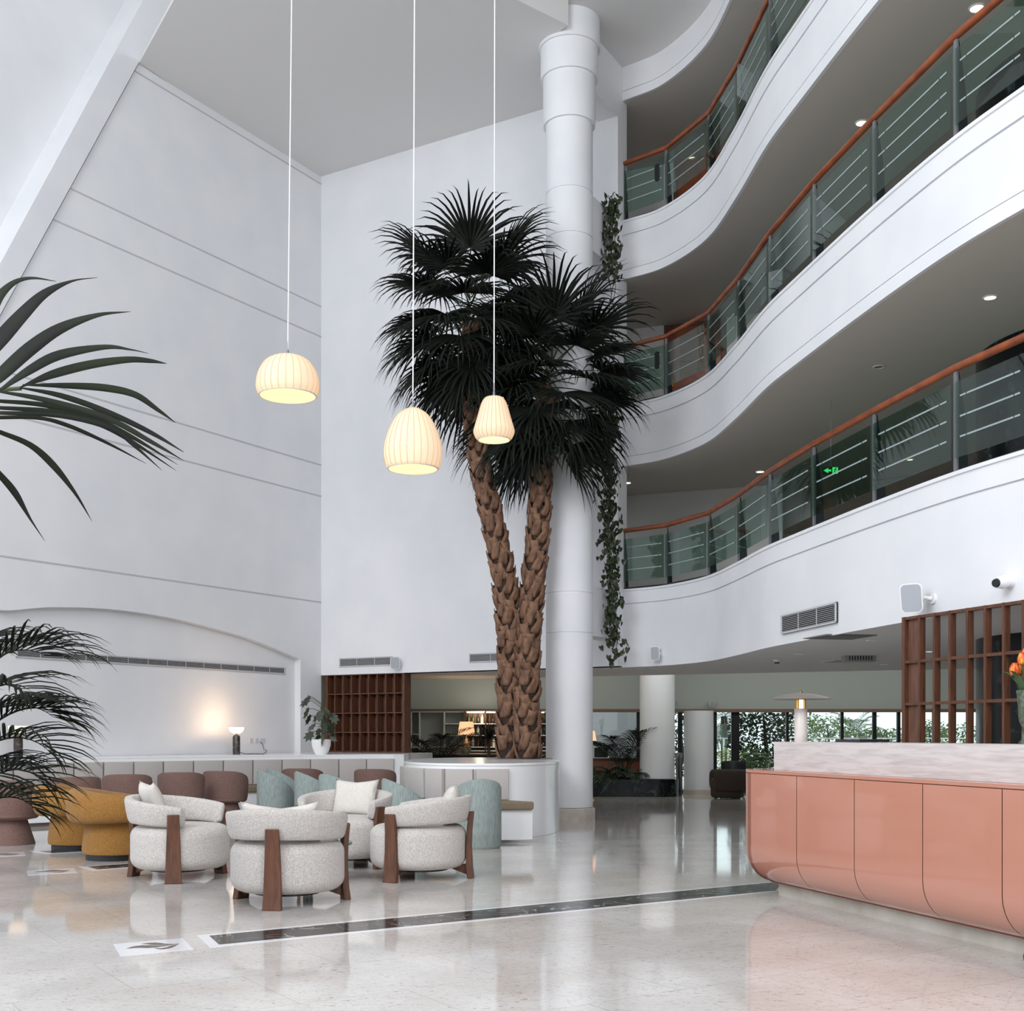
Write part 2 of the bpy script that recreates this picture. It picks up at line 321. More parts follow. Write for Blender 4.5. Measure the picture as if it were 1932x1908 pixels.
# ceilings
J = LP(sedge(ZC), ZC); ed = (Vector((-4.70*ZC/11.55, 16.7*ZC/11.55))-Vector((-5.55*ZC/11.55, 18.2*ZC/11.55))).normalized()
q0 = hit(263, 118, Vector((0, 0, ZC-.1)), Vector((0, 0, 1))); q0 = Vector((q0.x, q0.y)); tip = hit(300, 50, Vector((0, 0, ZC)), Vector((0, 0, 1)))
e1 = hit(328, 0, Vector((0, 0, ZC-.1)), Vector((0, 0, 1))); ed = (Vector((e1.x, e1.y))-q0).normalized(); K = q0+ed*4.2
colc = Vector((.907, 19.02))
dd = [hit(p[0], p[1], Vector((0, 0, ZC-.1)), Vector((0, 0, 1))) for p in [(925, 0), (1052, 62)]]
b = MB(); beamv = (Vector((dd[0].x, dd[0].y))-Vector((dd[1].x, dd[1].y))).normalized(); bq = Vector((dd[1].x, dd[1].y)); far = bq+beamv*6
b.prism([(CO-W*.3-U*0)[:2], tuple(q0), tuple(K), tuple(far), tuple(bq), (colc.x+.1, colc.y), (E.x, E.y)], ZC-.1, ZC-.05)
b.obox(bq, far, .25, ZC-.1, ZU+.05, 1)
struct(b.build('ceiling_atrium', offwhite, smooth=False))
b = MB(); b.prism([tuple(K), tuple(K+ed*13), (16, 2), (16, 21), (E.x, E.y+.4), (colc.x-.5, colc.y+1.2), tuple(bq+Vector((-.3, .2))), tuple(far)], ZU, ZU+.2); struct(b.build('ceiling_upper', offwhite, smooth=False))
struct(MB().prism([(-16, 4), (2, 4), (2, 22), (-16, 22)], 14.55, 14.7).build('ceiling_sky_block', offwhite, smooth=False), 'added roof out of view, keeping overhead sky off the leaning rib')  # unseen roof added to cut the skylight falling on the rib
# galleries: fascias, slabs
def fascia(zt, zb, low, name):
    top_ = zt > 12
    pr = [(0, zt)] if top_ else [(.03, zt), (.03, zt-.035), (.01, zt-.04), (.01, zt-.24), (-.015, zt-.24), (-.015, zt-.258), (0, zt-.258)]
    if low: pr += [(0, zb+.16), (-.015, zb+.16), (-.015, zb+.148), (0, zb+.148)]
    pr += [(0, zb), (-.045, zb), (-.045, zt)]
    b = MB(); n = len(pr); vv = []
    for i, p in enumerate(CUR):
        a = atr(CUR, i)
        for o_, z in pr: vv.append((p.x+a.x*o_, p.y+a.y*o_, z))
    fs = [(i*n+k, (i+1)*n+k, (i+1)*n+(k+1) % n, i*n+(k+1) % n) for i in range(len(CUR)-1) for k in range(n)]+[tuple(range(n)), tuple((len(CUR)-1)*n+k for k in range(n))]
    b.add(vv, fs); return b.build(name, white)
for (zt, zb), nm in zip(LV, NAMES):
    struct(fascia(zt, zb, nm != 'first', 'wall_%s_gallery_front' % nm), 'curved white gallery front, %s level' % nm)
cin = [(p.x-atr(CUR, i).x*.044, p.y-atr(CUR, i).y*.044) for i, p in enumerate(CUR)]
BX = 14
for (zt, zb), nm in zip(LV, NAMES):
    lo = 3.5 if nm == 'first' else zb+.004
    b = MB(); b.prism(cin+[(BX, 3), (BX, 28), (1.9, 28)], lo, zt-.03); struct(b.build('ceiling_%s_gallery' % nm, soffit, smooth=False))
b = MB(); b.prism([tuple((CO+U*.06)[:2]), tuple((E+U*.06)[:2])]+cin+[(BX, 3), (BX, 18.3), (CO.x, 26.2)], ZG, ZG+.2); struct(b.build('ceiling_ground', offwhite, smooth=False))
# gallery inner walls
b = MB()
g0 = (1.75, 23.0); g1 = (4.9, 21.75)
struct(MB().obox(g0, g1, .2, 3.75, 12.1, 1).build('wall_gallery_end', offwhite, smooth=False))
struct(MB().obox((1.80, 20.25), (1.95, 23.1), .25, 3.5, 12.6, 1).build('wall_gallery_side', white, smooth=False))
struct(MB().obox(g1, (5.1, 27.2), .2, 3.75, 12.1, 1).build('wall_gallery_return', offwhite, smooth=False))
struct(MB().obox((4.9, 27.2), (BX, 27.2), .3, 3.4, 12.1, 1).build('wall_gallery_rear', offwhite, smooth=False))
struct(MB().obox((BX, 2), (BX, 28), .3, 0, 12.6, -1).build('wall_right', offwhite, smooth=False))
struct(MB().obox((6.6, 2.6), (BX, 2.6), .3, 0, 12.6, -1).build('wall_near_right', white, smooth=False))
struct(MB().obox((-16, -6), (7, -6), .3, 0, 12.6, -1).build('wall_near_block', white, smooth=False), 'added white wall behind the photographer, blocking sky light')  # unseen wall added to stop sky light coming from behind the camera
# rear bulkhead, trim, ceiling of the window zone
struct(MB().box((5, 27.3, 2.65), (19, .3, 1.5)).build('wall_bulkhead', sagewall, smooth=False))
struct(MB().box((5, 27.28, 1.865), (19, .36, .07)).build('trim_8', mat('wood_trim', (128, 98, 82), .5), smooth=False))
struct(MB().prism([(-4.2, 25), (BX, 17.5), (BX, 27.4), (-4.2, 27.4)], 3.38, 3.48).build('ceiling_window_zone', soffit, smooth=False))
# columns
def column(name, c, r, prof, mats, base=None):
    b = MB(); b.lathe((c[0], c[1], 0), prof, 64, cap=False); return b.build(name, mats)
r = .372
prof = [(r+.03, 0), (r+.03, .17), (r+.02, .185), (r, .19)]
t = thing('round_column', 'tall round white column beside the palms, with stepped collars at the top', 'column', (colc.x, colc.y, 0))
def ringz(zs, r_): 
    o = []
    for z in zs: o += [(r_, z-.012), (r_-.012, z-.008), (r_-.012, z+.008), (r_, z+.012)]
    return o
pr = [(r, .19)]+ringz([2.92, 3.55, 6.0, 6.63, 9.15, 9.86], r)+[(r, 10.95)]
pr += [(.41, 10.95), (.415, 10.99), (.415, 11.68), (.45, 11.68), (.455, 11.72), (.455, 12.15), (.485, 12.15), (.485, 12.62)]
MB().lathe((colc.x, colc.y, 0), pr, 64, cap=False).build('shaft', white, t)
MB().lathe((colc.x, colc.y, 0), [(r+.035, 0), (r+.035, .165), (r+.02, .18), (r, .185)], 64, cap=True).build('column_base', basem, t)
for z0, z1 in [(2.92, 3.72), (6.0, 6.85), (9.12, 10.0), (11.7, 12.6)]:
    a_ = colc+Vector((U.x, U.y))*.2; c_ = colc+Vector((U.x, U.y))*1.42
    struct(MB().obox(a_, c_, .36, z0, z1, 0).build('trim_%d' % int(10+z0), white, smooth=False), 'white beam from the column back to the wall')
def simplecol(c, r_, z0, z1, label, mats=white, base=None):
    t = thing('round_column', label, 'column', (c[0], c[1], z0)); MB().lathe((c[0], c[1], 0), [(r_, z0), (r_, z1)], 48).build('shaft', mats, t)
    if base: MB().lathe((c[0], c[1], 0), [(r_+.02, z0), (r_+.02, z0+base), (r_, z0+base+.01)], 48).build('column_base', basem, t)
    return t
c2 = P(1240, 1470, 25.9); simplecol((c2.x, c2.y), .375, .38, 3.4, 'white round column rising from the dark marble planter')
c3 = P(1318, 1500, 26.75); simplecol((c3.x, c3.y), .325, 0, 1.85, 'white round column under the bulkhead beside the window wall', base=.1)
t = thing('lift_core', 'huge round column clad in dark green marble behind the wooden lattice', 'column', (7.05, 14.1, 0)); 
for z0, z1 in [(0, 2.5), (3.75, 5.9), (6.87, 9.05), (9.98, 12.08)]: MB().lathe((7.05, 14.1, 0), [(1.5, z0), (1.5, z1)], 64).build('marble_cladding', darkm, t)
# window wall at the rear
wy = 27.3; xs = [(px-CX)/F*wy for px in (1102, 1122, 1203, 1276, 1286, 1344, 1387, 1485, 1588, 1649, 1695, 1760, 1830, 1900, 1970)]
i_ = 0
def mull(px, wpx): X = (px-CX)/F*wy; wd = wpx/F*wy; return X, wd
t = struct(thing('window_1', 'wall of glass doors with dark frames at the back of the lobby', 'window', (4, wy, 0)))
del t['category']
for px, wp in [(1110, 14), (1204, 6), (1283, 8), (1349, 6), (1387, 15), (1485, 5), (1588.5, 5), (1649.5, 7), (1695, 6), (1762, 6), (1832, 6), (1905, 6), (1980, 6), (2060, 6)]:
    X, wd = mull(px, wp); MB().box((X, wy, .925), (wd, .08, 1.85)).build('mullion', black, t, smooth=False)
MB().box((5.5, wy, .03), (9.5+.6, .08, .06)).build('sill', black, t, smooth=False)
MB().box((6, wy, .95), (9.2+1, .012, 1.8)).build('glass_pane', glassc, t, smooth=False)
struct(MB().box((-1.9, wy+.15, .95), (6.2, .3, 1.9)).build('wall_bar_rear', sagewall, smooth=False))
# outdoors
struct(MB().prism([(-40, 27.65), (60, 27.65), (60, 90), (-40, 90)], -.2, -.05).build('ground_outside', mat('pale_terrace', (200, 200, 190), .8), smooth=False), 'pale terrace outside')
# ================================================================= FLOOR INLAYS
def flat(name, pts, z, m, parent=None, th=.004):
    b = MB(); b.prism([(p[0], p[1]) for p in pts], z-th, z); return b.build(name, m, parent, smooth=False)
def expand(pts, d):
    c = sum((Vector(p[:2]) for p in pts), Vector((0, 0)))/len(pts); out = []; n = len(pts)
    for i in range(n):
        p = Vector(pts[i][:2]); a = (p-Vector(pts[i-1][:2])).normalized(); c_ = (p-Vector(pts[(i+1) % n][:2])).normalized(); out.append(p+(a+c_)*d)
    return out
inw = mat('white_marble_border', (226, 226, 228), .08)
def inlay(pp, label, ext=None):
    pts = [G(*p) for p in pp]; c = sum(pts, Vector())/4; t = thing('marble_inlay', label, 'floor inlay', (c.x, c.y, 0), group='black strips set in the floor')
    flat('border', expand(pts, .07), .0015, inw, t, .003); flat('marble_strip', pts, .003, stripm, t, .003)
inlay([(395, 1766.5), (413, 1783), (1465, 1680.5), (1475, 1664)], 'long black marble strip with white veins running across the floor to the reception desk')
inlay([(166, 1636), (184, 1641), (250, 1636), (250, 1630)], 'short black marble strip in the floor beside the nearer mustard armchair')
inlay([(74, 1606.5), (97, 1610), (160, 1607), (150, 1603)], 'short black marble strip in the floor beside the farther mustard armchair')
emb = mat('mosaic_leaf', (70, 64, 58), .4, col2=(120, 108, 96), scale=60)
def emblem(cx_, cy_, k, label):
    t = thing('floor_emblem', label, 'floor inlay', tuple(G(cx_, cy_)), group='leaf emblem tiles')
    quad = [(213.7, 1782), (344.6, 1770.8), (365, 1791.8), (227, 1805)]
    ref = G(285, 1787); tgt = G(cx_, cy_)
    def M(p): return tgt+(G(*p)-ref)*1.0
    flat('tile', [M(p) for p in quad], .0015, inw, t, .003)
    def leaf(up, lo):
        return [M((200+x/8.78, 1740+y/8.78)) for x, y in up+lo[::-1]]
    for up, lo in [([(340, 447), (450, 410), (600, 392), (760, 392), (900, 398), (1050, 380), (1200, 362)], [(400, 442), (520, 432), (680, 435), (820, 428), (950, 408), (1080, 385)]),
                   ([(590, 366), (700, 352), (820, 346), (920, 356), (1000, 368), (1110, 370)], [(680, 374), (780, 384), (880, 388), (1000, 380)]),
                   ([(800, 440), (900, 442), (1000, 426), (1090, 395), (1210, 365)], [(860, 455), (940, 458), (1060, 440), (1130, 415)])]:
        flat('leaf_mosaic', leaf(up, lo), .0028, emb, t, .003)
emblem(285, 1787, 1, 'pale floor tile with a three-leaf mosaic emblem at the end of the long black strip')
emblem(95, 1645, 1, 'pale floor tile with a leaf mosaic emblem left of the mustard armchairs')
emblem(5, 1613, 1, 'pale leaf-emblem floor tile at the left edge before the mauve chair')
# ================================================================= RECEPTION DESK
D = Vector((-.313, .95, 0)).normalized(); N = Vector((-.95, -.313, 0)).normalized()
def cline(c): return Vector((c-.3297*10, 10, 0))   # point on the plane with lateral offset c
cp, cb, ctv = 5.244, 5.507, 5.37
p0 = cline(cp); 
def dk(s_, o_, z=0): v = p0+D*s_-N*o_; return Vector((v.x, v.y, z))   # s along desk away, o inward
desk = thing('reception_desk', 'long coral lacquered reception desk with a rounded underside and travertine counter', 'desk', tuple(dk(-1.5, .6)))
R0 = .34
sfar = (Vector(((1397-CX)/F*10.09, 10.09, 0))-p0).dot(D)+.16
snear = -6.5
def inset(z):
    if z >= .39: return 0
    q = (.39-z)/.28; return .28*(1-math.sqrt(max(0, 1-q*q)))
wid = 1.0
def planpts(ins):
    r_ = max(.03, R0-ins); o = []
    for k in range(9): a = PI/2*k/8; o.append(('c', r_, a))
    return r_, o
zs = [1.02]+[.9, .7, .5, .39]+[.39-.28*math.sin(PI/2*k/8) for k in range(1, 9)]
def shellseg(sa, sb, name, corner=False):
    b = MB(); vv = []; n = 0
    for z in zs:
        i = inset(z); rr = max(.03, R0-i); row = []
        if corner:
            row.append((sa, i))
            for k in range(11):
                a = PI/2*k/10; row.append((sfar-i-rr+rr*math.sin(a), i+rr-rr*math.cos(a)))
            row.append((sfar-i, wid))
        else: row = [(sa, i), (sb, i)]
        n = len(row)
        vv += [dk(s_, o_, z) for s_, o_ in row]
    fs = [(r_*n+k, r_*n+k+1, (r_+1)*n+k+1, (r_+1)*n+k) for r_ in range(len(zs)-1) for k in range(n-1)]
    b.add(vv, fs); return b.build(name, peach, desk, solid=.0)
joints = [(Vector(((px-CX)/F*(F*cp/(px-219)), F*cp/(px-219), 0))-p0).dot(D) for px in (1410, 1503, 1612, 1741, 1891)]
step = (joints[0]-joints[-1])/4
js = list(joints)
while js[-1] > snear: js.append(js[-1]-step)
g_ = .0035
shellseg(joints[0]+g_-.0, 0, 'end_panel', True)
for a_, c_ in zip(js[:-1], js[1:]): shellseg(a_-g_, c_+g_, 'front_panel')
def roundplan(i, s_near, wd):
    rr = max(.03, R0-i); o = [(s_near, i)]+[(sfar-i-rr+rr*math.sin(PI/2*k/10), i+rr-rr*math.cos(PI/2*k/10)) for k in range(11)]+[(sfar-i, wd), (s_near, wd)]
    return [tuple(dk(*q))[:2] for q in o]
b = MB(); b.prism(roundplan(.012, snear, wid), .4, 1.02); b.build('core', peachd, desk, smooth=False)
MB().prism(roundplan(0, snear, wid), 1.025, 1.05).build('top_trim', peach, desk, smooth=False)
MB().prism(roundplan(.27, snear, wid), 0, .118).build('base', travb, desk, smooth=False)
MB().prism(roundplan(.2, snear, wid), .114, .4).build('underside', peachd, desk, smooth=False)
stv = (Vector(((1459-CX)/F*(F*ctv/(1459-219)), F*ctv/(1459-219), 0))-p0).dot(D)
MB().prism([tuple(dk(s_, o_))[:2] for s_, o_ in [(snear, .125), (stv, .125), (stv, .62), (snear, .62)]], 1.05, 1.281).build('travertine_counter', trav, desk, smooth=False, bevel=.003)
# desk lamp
lp = P(1511, 1398, 9.9); lx, ly = lp.x, lp.y; z0 = 1.281
t = thing('desk_lamp', 'mushroom table lamp with marble stem, brass rods and wide pale disc shade on the desk', 'lamp', (lx, ly, z0))
marb = mat('pale_marble', (206, 196, 188), .35, col2=(176, 164, 156), scale=9, detail=8, lo=.45, hi=.75)
MB().lathe((lx, ly, z0), [(.053, 0), (.053, .27), (.05, .274)], 32).build('stem', marb, t)
for k in range(4): a = PI/4+PI/2*k; MB().tube([(lx+.038*math.cos(a), ly+.038*math.sin(a), z0+.27), (lx+.038*math.cos(a), ly+.038*math.sin(a), z0+.36)], .007, 10).build('brass_rod', brass, t)
MB().lathe((lx, ly, z0), [(.02, .272), (.02, .345)], 16).build('bulb', glow, t)
MB().lathe((lx, ly, z0), [(.245, .350), (.24, .349), (.15, .356), (.0, .36)][::-1]+[(.245, .353), (.2, .372), (.12, .392), (.05, .400), (.0, .402)], 48, cap=False).build('disc_shade', mat('lamp_disc', (124, 117, 110), .4), t)
MB().lathe((lx, ly, z0), [(.012, .4), (.012, .415), (.006, .42)], 12).build('finial', brass, t)
# tablet and card on desk
q = P(1628, 1398, 9.0); t = thing('desk_tray', 'low black stationery tray lying on the travertine counter', 'tray', (q.x, q.y, 1.281))
az = math.atan2(D.y, D.x)
MB().box((q.x, q.y, 1.295), (.36, .22, .02), az-1.25).build('tray', black, t, smooth=False, bevel=.004)
MB().box((q.x-.05, q.y, 1.312), (.1, .12, .012), az-1.2).build('card', mat('grey_card', (150, 148, 158), .5), t, smooth=False)
# ---------------------------------------------------------------- vase with tulips
q = P(1938, 1400, 8.1); vx, vy, vz = q.x, q.y, 1.281
t = thing('tulip_vase', 'tall cut-glass vase holding green stems at the right end of the desk', 'vase', (vx, vy, vz))
vg = mat('cut_glass', (96, 110, 90), .15, col2=(50, 62, 46), scale=40, spec=.8)
MB().lathe((vx, vy, vz), [(.06, 0), (.035, .03), (.03, .1), (.055, .16), (.062, .3), (.07, .36), (.066, .36), (.055, .2)], 24, cap=False).build('glass_body', vg, t)
rng = random.Random(3)
tul = mat('tulip_petal', (206, 50, 26), .5, col2=(240, 170, 60), scale=14, stretch=(3, 3, 1), lo=.42, hi=.62)
for k, (dx, dz, dy) in enumerate([(-.085, .50, 0), (-.045, .57, -.03), (.0, .60, .02), (.05, .55, 0), (.07, .63, .05), (-.02, .51, .06)]):
    tp = thing('tulip', ['orange and red tulip leaning lowest to the left in the vase', 'orange tulip above the lowest one in the vase', 'orange tulip at the frame edge in the vase', 'orange tulip behind the others in the vase', 'tallest orange tulip at the back of the vase', 'small orange tulip low at the back of the vase'][k], 'flower', (vx, vy, vz+.3), group='tulips in the vase')
    hx, hy, hz = vx+dx, vy+dy, vz+dz
    MB().tube([(vx+dx*.1, vy+dy*.1, vz+.12), (vx+dx*.5, vy+dy*.5, vz+.35), (hx, hy, hz-.04)], .005, 8).build('stem', stemg, tp)
    for j in range(6):
        a = PI*2*j/6; ca, sa = math.cos(a), math.sin(a); b = MB(); pts = []; ws = []
        for u in range(6):
            f = u/5; rr = .026*math.sin(PI*(.25+.6*f))+(.002 if j % 2 else 0); pts.append((hx+ca*rr, hy+sa*rr, hz-.04+f*.085)); ws.append(.021*math.sin(PI*(.22+.72*f)))
        b.strip(pts, ws, Vector((-sa, ca, 0)), 0); b.build('petal', tul, tp, solid=.0015)
for j, a in enumerate([2.6, 3.6, .4, 5.2]):
    b = MB(); pts = [(vx+math.cos(a)*f*.16, vy+math.sin(a)*f*.16, vz+.28+.2*f+.06*math.sin(f*3)) for f in [0, .2, .4, .6, .8, 1]]
    b.strip(pts, [.012, .022, .026, .022, .013, .001], Vector((-math.sin(a), math.cos(a), .3)), .3); b.build('leaf', mat('tulip_leaf', (70, 96, 58), .5), t, solid=.001)
# ================================================================= WOODEN LATTICE behind the desk
a_ = P(1702, 1168, 11.6); c_ = P(1932, 1140, 10.05); LD = (Vector((c_.x, c_.y, 0))-Vector((a_.x, a_.y, 0))).normalized(); LN = Vector((LD.y, -LD.x, 0)); LN = -LN if LN.x < 0 else LN
la = Vector((a_.x, a_.y, 0)); t = thing('wooden_lattice', 'tall open walnut lattice screen standing behind the reception desk', 'screen', (a_.x, a_.y, 0))
def lk(s_, o_): v = la+LD*s_+LN*o_; return v
spx = [1704, 1733.5, 1761.5, 1791, 1824, 1857.5, 1892.5, 1929.5]; ss = []
for px in spx:
    k = (px-CX)/F; s_ = (k*la.y-la.x)/(LD.x-k*LD.y); ss.append(s_)
while ss[-1] < 4.2: ss.append(ss[-1]+.33)
zt = 2.47; dp = .065
for i, s_ in enumerate(ss):
    wd = .028 if i else .045
    MB().box((lk(s_, dp/2)+Vector((0, 0, zt/2))), (wd, dp, zt), math.atan2(LD.y, LD.x)).build('upright', wood, t, smooth=False)
L_ = ss[-1]
for z in (.02, .4, .81, 1.22, 1.632, 2.035, 2.455): MB().box(lk(L_/2, dp/2)+Vector((0, 0, z)), (L_, dp-.01, .028), math.atan2(LD.y, LD.x)).build('shelf', wood, t, smooth=False)
MB().box(lk((ss[0]+ss[1])/2, dp-.012)+Vector((0, 0, zt/2)), (ss[1]-ss[0], .02, zt), math.atan2(LD.y, LD.x)).build('back_panel', woodd, t, smooth=False)
# ================================================================= GALLERY RAILINGS
POSTPX = [1173, 1252, 1331, 1386, 1444.5, 1527, 1640, 1793, 1932]
posts = [Vector((PLAN[i][0], PLAN[i][1])) for i in (0, 1, 2, 3, 4, 6, 7, 8, 9, 10, 11, 12, 13)]
dirs = {'first': 'lowest', 'second': 'middle', 'third': 'upper'}
for (zt, zb), nm in list(zip(LV, NAMES))[:3]:
    t = thing('gallery_railing', 'wooden handrail with green glass panels along the %s curved gallery' % dirs[nm], 'railing', (posts[4].x, posts[4].y, zt), group='gallery railings')
    pin = []
    for i, p in enumerate(posts):
        d = (posts[min(i+1, len(posts)-1)]-posts[max(0, i-1)]).normalized(); n = Vector((d.y, -d.x)); n = n if n.x < 0 else -n
        pin.append((p-n*.06, n, d))
    hz = zt+1.0
    MB().tube([(q[0].x, q[0].y, hz) for q in pin], .038, 14).build('handrail', rail, t)
    MB().tube([(q[0].x, q[0].y, zt+.02) for q in pin], .018, 6).build('floor_rail', steel, t)
    for i, (p, n, d) in enumerate(pin):
        b = MB(); a = math.atan2(d.y, d.x)
        b.box((p.x, p.y, zt+.48), (.05, .022, .96), a, 1)
        q = p-n*.02; 
        def fp(o_, z): v = p-n*o_; return v.x, v.y, z
        sd = d*.008; A = [Vector(fp(.01, zt)), Vector(fp(.13, zt)), Vector(fp(.10, zt+.5)), Vector(fp(.03, zt+.96)), Vector(fp(.01, zt+.96))]
        s3 = Vector((sd.x, sd.y, 0)); b.hexa([v-s3 for v in A], [v+s3 for v in A], 0)
        b.build('post', [steel, steell], t, smooth=False)
    for i in range(len(pin)-1):
        (pa, n, _), (pb, n2, _) = pin[i], pin[i+1]; d = (pb-pa); L = d.length; d = d/L; nn = Vector((d.y, -d.x)); nn = nn if nn.x < 0 else -nn
        a2, b2 = pa+d*.03+nn*.03, pb-d*.03+nn*.03
        b = MB(); b.obox(a2, b2, .01, zt+.14, zt+.85, 0, 0); gp = b.build('glass_panel', glassg, t, smooth=False); b = MB()
        for k in range(3):
            z = zt+.32+.19*k
            for fa, fb in ((.08, .17), (.185, .86), (.875, .95)): b.obox(a2+(b2-a2)*fa+nn*.006, a2+(b2-a2)*fb+nn*.006, .002, z, z+.016, 0, 0)
        b.build('frosted_lines', frost, gp, smooth=False)
# doors on the galleries
for k, (px, z, lab) in enumerate([(1312, 6.87, 'panelled brown wooden door behind the middle gallery railing'), (1330, 9.98, 'panelled brown wooden door behind the upper gallery railing')]):
    kx = (px-CX)/F; g0v, g1v = Vector(g0), Vector(g1); gd = (g1v-g0v).normalized(); s_ = (kx*g0v.y-g0v.x)/(gd.x-kx*gd.y); p = g0v+gd*s_; an = math.atan2(gd.y, gd.x); fn = Vector((gd.y, -gd.x)); 
    t = thing('gallery_door', lab, 'door', (p.x, p.y, z)); dw = 1.0
    MB().box((p.x+fn.x*.03, p.y+fn.y*.03, z+1.05), (dw+.16, .06, 2.15), an).build('door_frame', wood, t, smooth=False)
    dl = MB().box((p.x+fn.x*.07, p.y+fn.y*.07, z+1.02), (dw, .04, 2.02), an).build('door_leaf', rail, t, smooth=False, bevel=.01)
    MB().box((p.x+fn.x*.12-gd.x*.4, p.y+fn.y*.12-gd.y*.4, z+1.0), (.03, .04, .14), an).build('handle', brass, dl, smooth=False)
# lock plates seen on the glass end panels
for k, (zt, lab) in enumerate([(6.895, 'black oval plate on the end glass panel of the middle railing'), (10.0, 'black oval plate on the end glass panel of the upper railing')]):
    p, q = posts[0], posts[1]; d = (q-p).normalized(); nn = Vector((d.y, -d.x)); nn = nn if nn.x < 0 else -nn; c = p+d*(q-p).length*.84-nn*.0
    b = MB(); pl = []
    for i in range(20):
        a = 2*PI*i/20; pl.append((math.cos(a)*.045, (math.sin(a)*.045+(.1 if math.sin(a) > 0 else -.1))))
    a0 = [Vector((c.x+d.x*x, c.y+d.y*x, zt+.62+z)) for x, z in pl]; off = Vector((nn.x, nn.y, 0))*.012
    b.hexa(a0, [v-off for v in a0]); o = tag(b.build('oval_plate', black, smooth=False), lab, 'plate', 'oval plates on the railings')
# exit sign (first gallery)
q = P(1568, 888, 16.2); t = thing('exit_sign', 'green glowing exit sign with arrow and running figure hanging in the lowest gallery', 'sign', tuple(q))
MB().box((q.x, q.y+.01, q.z), (.24, .015, .10), 0).build('plate', glassg, t, smooth=False)
b = MB(); b.hexa([q+Vector(v) for v in [(-.10, 0, 0), (-.04, 0, .035), (-.04, 0, .012), (0, 0, .012), (0, 0, -.012), (-.04, 0, -.012), (-.04, 0, -.035)]], [q+Vector(v)+Vector((0, -.006, 0)) for v in [(-.10, 0, 0), (-.04, 0, .035), (-.04, 0, .012), (0, 0, .012), (0, 0, -.012), (-.04, 0, -.012), (-.04, 0, -.035)]])
b.build('arrow', exitg, t, smooth=False)
MB().box((q.x+.055, q.y-.003, q.z), (.075, .006, .085)).build('pictogram_panel', exitg, t, smooth=False)
b = MB(); fg = dark
b.lathe((q.x+.062, q.y-.008, q.z+.022), [(.0, 0), (.007, 0), (.007, .014), (0, .014)], 8)
for a1, a2 in [((.055, .02), (.048, -.008)), ((.048, -.008), (.066, -.03)), ((.048, -.008), (.032, -.03)), ((.055, .015), (.075, .0)), ((.055, .015), (.035, .005))]:
    b.tube([(q.x+a1[0], q.y-.009, q.z+a1[1]), (q.x+a2[0], q.y-.009, q.z+a2[1])], .004, 6)
b.build('running_figure', dark, t)
MB().tube([(q.x, q.y+.01, q.z+.05), (q.x, q.y+.01, 5.86)], .002, 6).build('hanger', steell, t)
# ================================================================= WALL FITTINGS
def grille(name, label, c, ax, n, w_, h_, slats, cols, grp=None, rim=.03):
    ax = ax.normalized(); n = n.normalized(); up = Vector((0, 0, 1)); t = thing(name, label, 'vent', tuple(c), group=grp)
    def bx(u0, u1, v0, v1, d0, d1, nm, m):
        q = [c+ax*u+up*v for u, v in ((u0, v0), (u1, v0), (u1, v1), (u0, v1))]; MBs[nm].hexa([v_+n*d0 for v_ in q], [v_+n*d1 for v_ in q])
    MBs = {k: MB() for k in ('backing', 'frame', 'slats')}
    bx(-w_/2, w_/2, -h_/2, h_/2, -.01, .004, 'backing', None)
    for q in ((-w_/2, w_/2, h_/2-rim, h_/2), (-w_/2, w_/2, -h_/2, -h_/2+rim), (-w_/2, -w_/2+rim, -h_/2, h_/2), (w_/2-rim, w_/2, -h_/2, h_/2)): bx(*q, 0, .018, 'frame', None)
    for k in range(slats):
        v = -h_/2+rim+(h_-2*rim)*(k+.5)/slats; bx(-w_/2+rim, w_/2-rim, v-.0025, v+.0025, .002, .008, 'slats', None)
    for k in range(1, cols):
        u = -w_/2+w_*k/cols; bx(u-.004, u+.004, -h_/2+rim, h_/2-rim, .004, .012, 'slats', None)
    MBs['backing'].build('backing', dark, t, smooth=False); MBs['frame'].build('frame', mat('vent_frame', (196, 196, 198), .5), t, smooth=False); MBs['slats'].build('slats', mat('vent_frame', (196, 196, 198), .5), t, smooth=False)
c = (onB(641, 1250)+onB(741, 1248))/2; grille('wall_vent', 'white slatted vent on the back wall above the pigeonhole bookcase', c, W, -U, (onB(641, 1250)-onB(741, 1248)).length, .175, 8, 3, 'slatted air vents', .02)
a_, c_ = onB(886, 1242), onB(952, 1240); grille('wall_vent', 'white slatted vent on the back wall partly behind the palm trunks', (a_+c_)/2+W*.3, W, -U, (a_-c_).length+.6, .165, 8, 3, 'slatted air vents', .02)
a_, n1 = onF(1478, 1178); c_, n2 = onF(1582, 1158); ax = (c_-a_); ax.z = 0; nv = Vector((ax.y, -ax.x, 0)); nv = nv if nv.x < 0 else -nv; m_ = (a_+c_)/2; m_.z = P(0, 1168, m_.y).z
grille('wall_vent', 'white slatted vent on the lowest gallery front above the desk', m_+nv.normalized()*.02, ax, nv, ax.length, .235, 9, 3, 'slatted air vents', .02)
a_, c_ = onL(30, 1224, -.14), onL(537, 1262, -.14); m_ = (a_+c_)/2; m_.z = 2.53; ax = (c_-a_); ax.z = 0
grille('linear_vent', 'long narrow slatted vent across the arched niche', m_, ax, W, ax.length, .13, 5, 14, 'slatted air vents', .02)
def rrect(w_, h_, r_, n=6):
    o = []
    for sx, sz, a0 in ((1, 1, 0), (-1, 1, PI/2), (-1, -1, PI), (1, -1, 3*PI/2)):
        for k in range(n+1): a = a0+PI/2*k/n; o.append((sx*(w_/2-r_)+r_*math.cos(a), sz*(h_/2-r_)+r_*math.sin(a)))
    return o
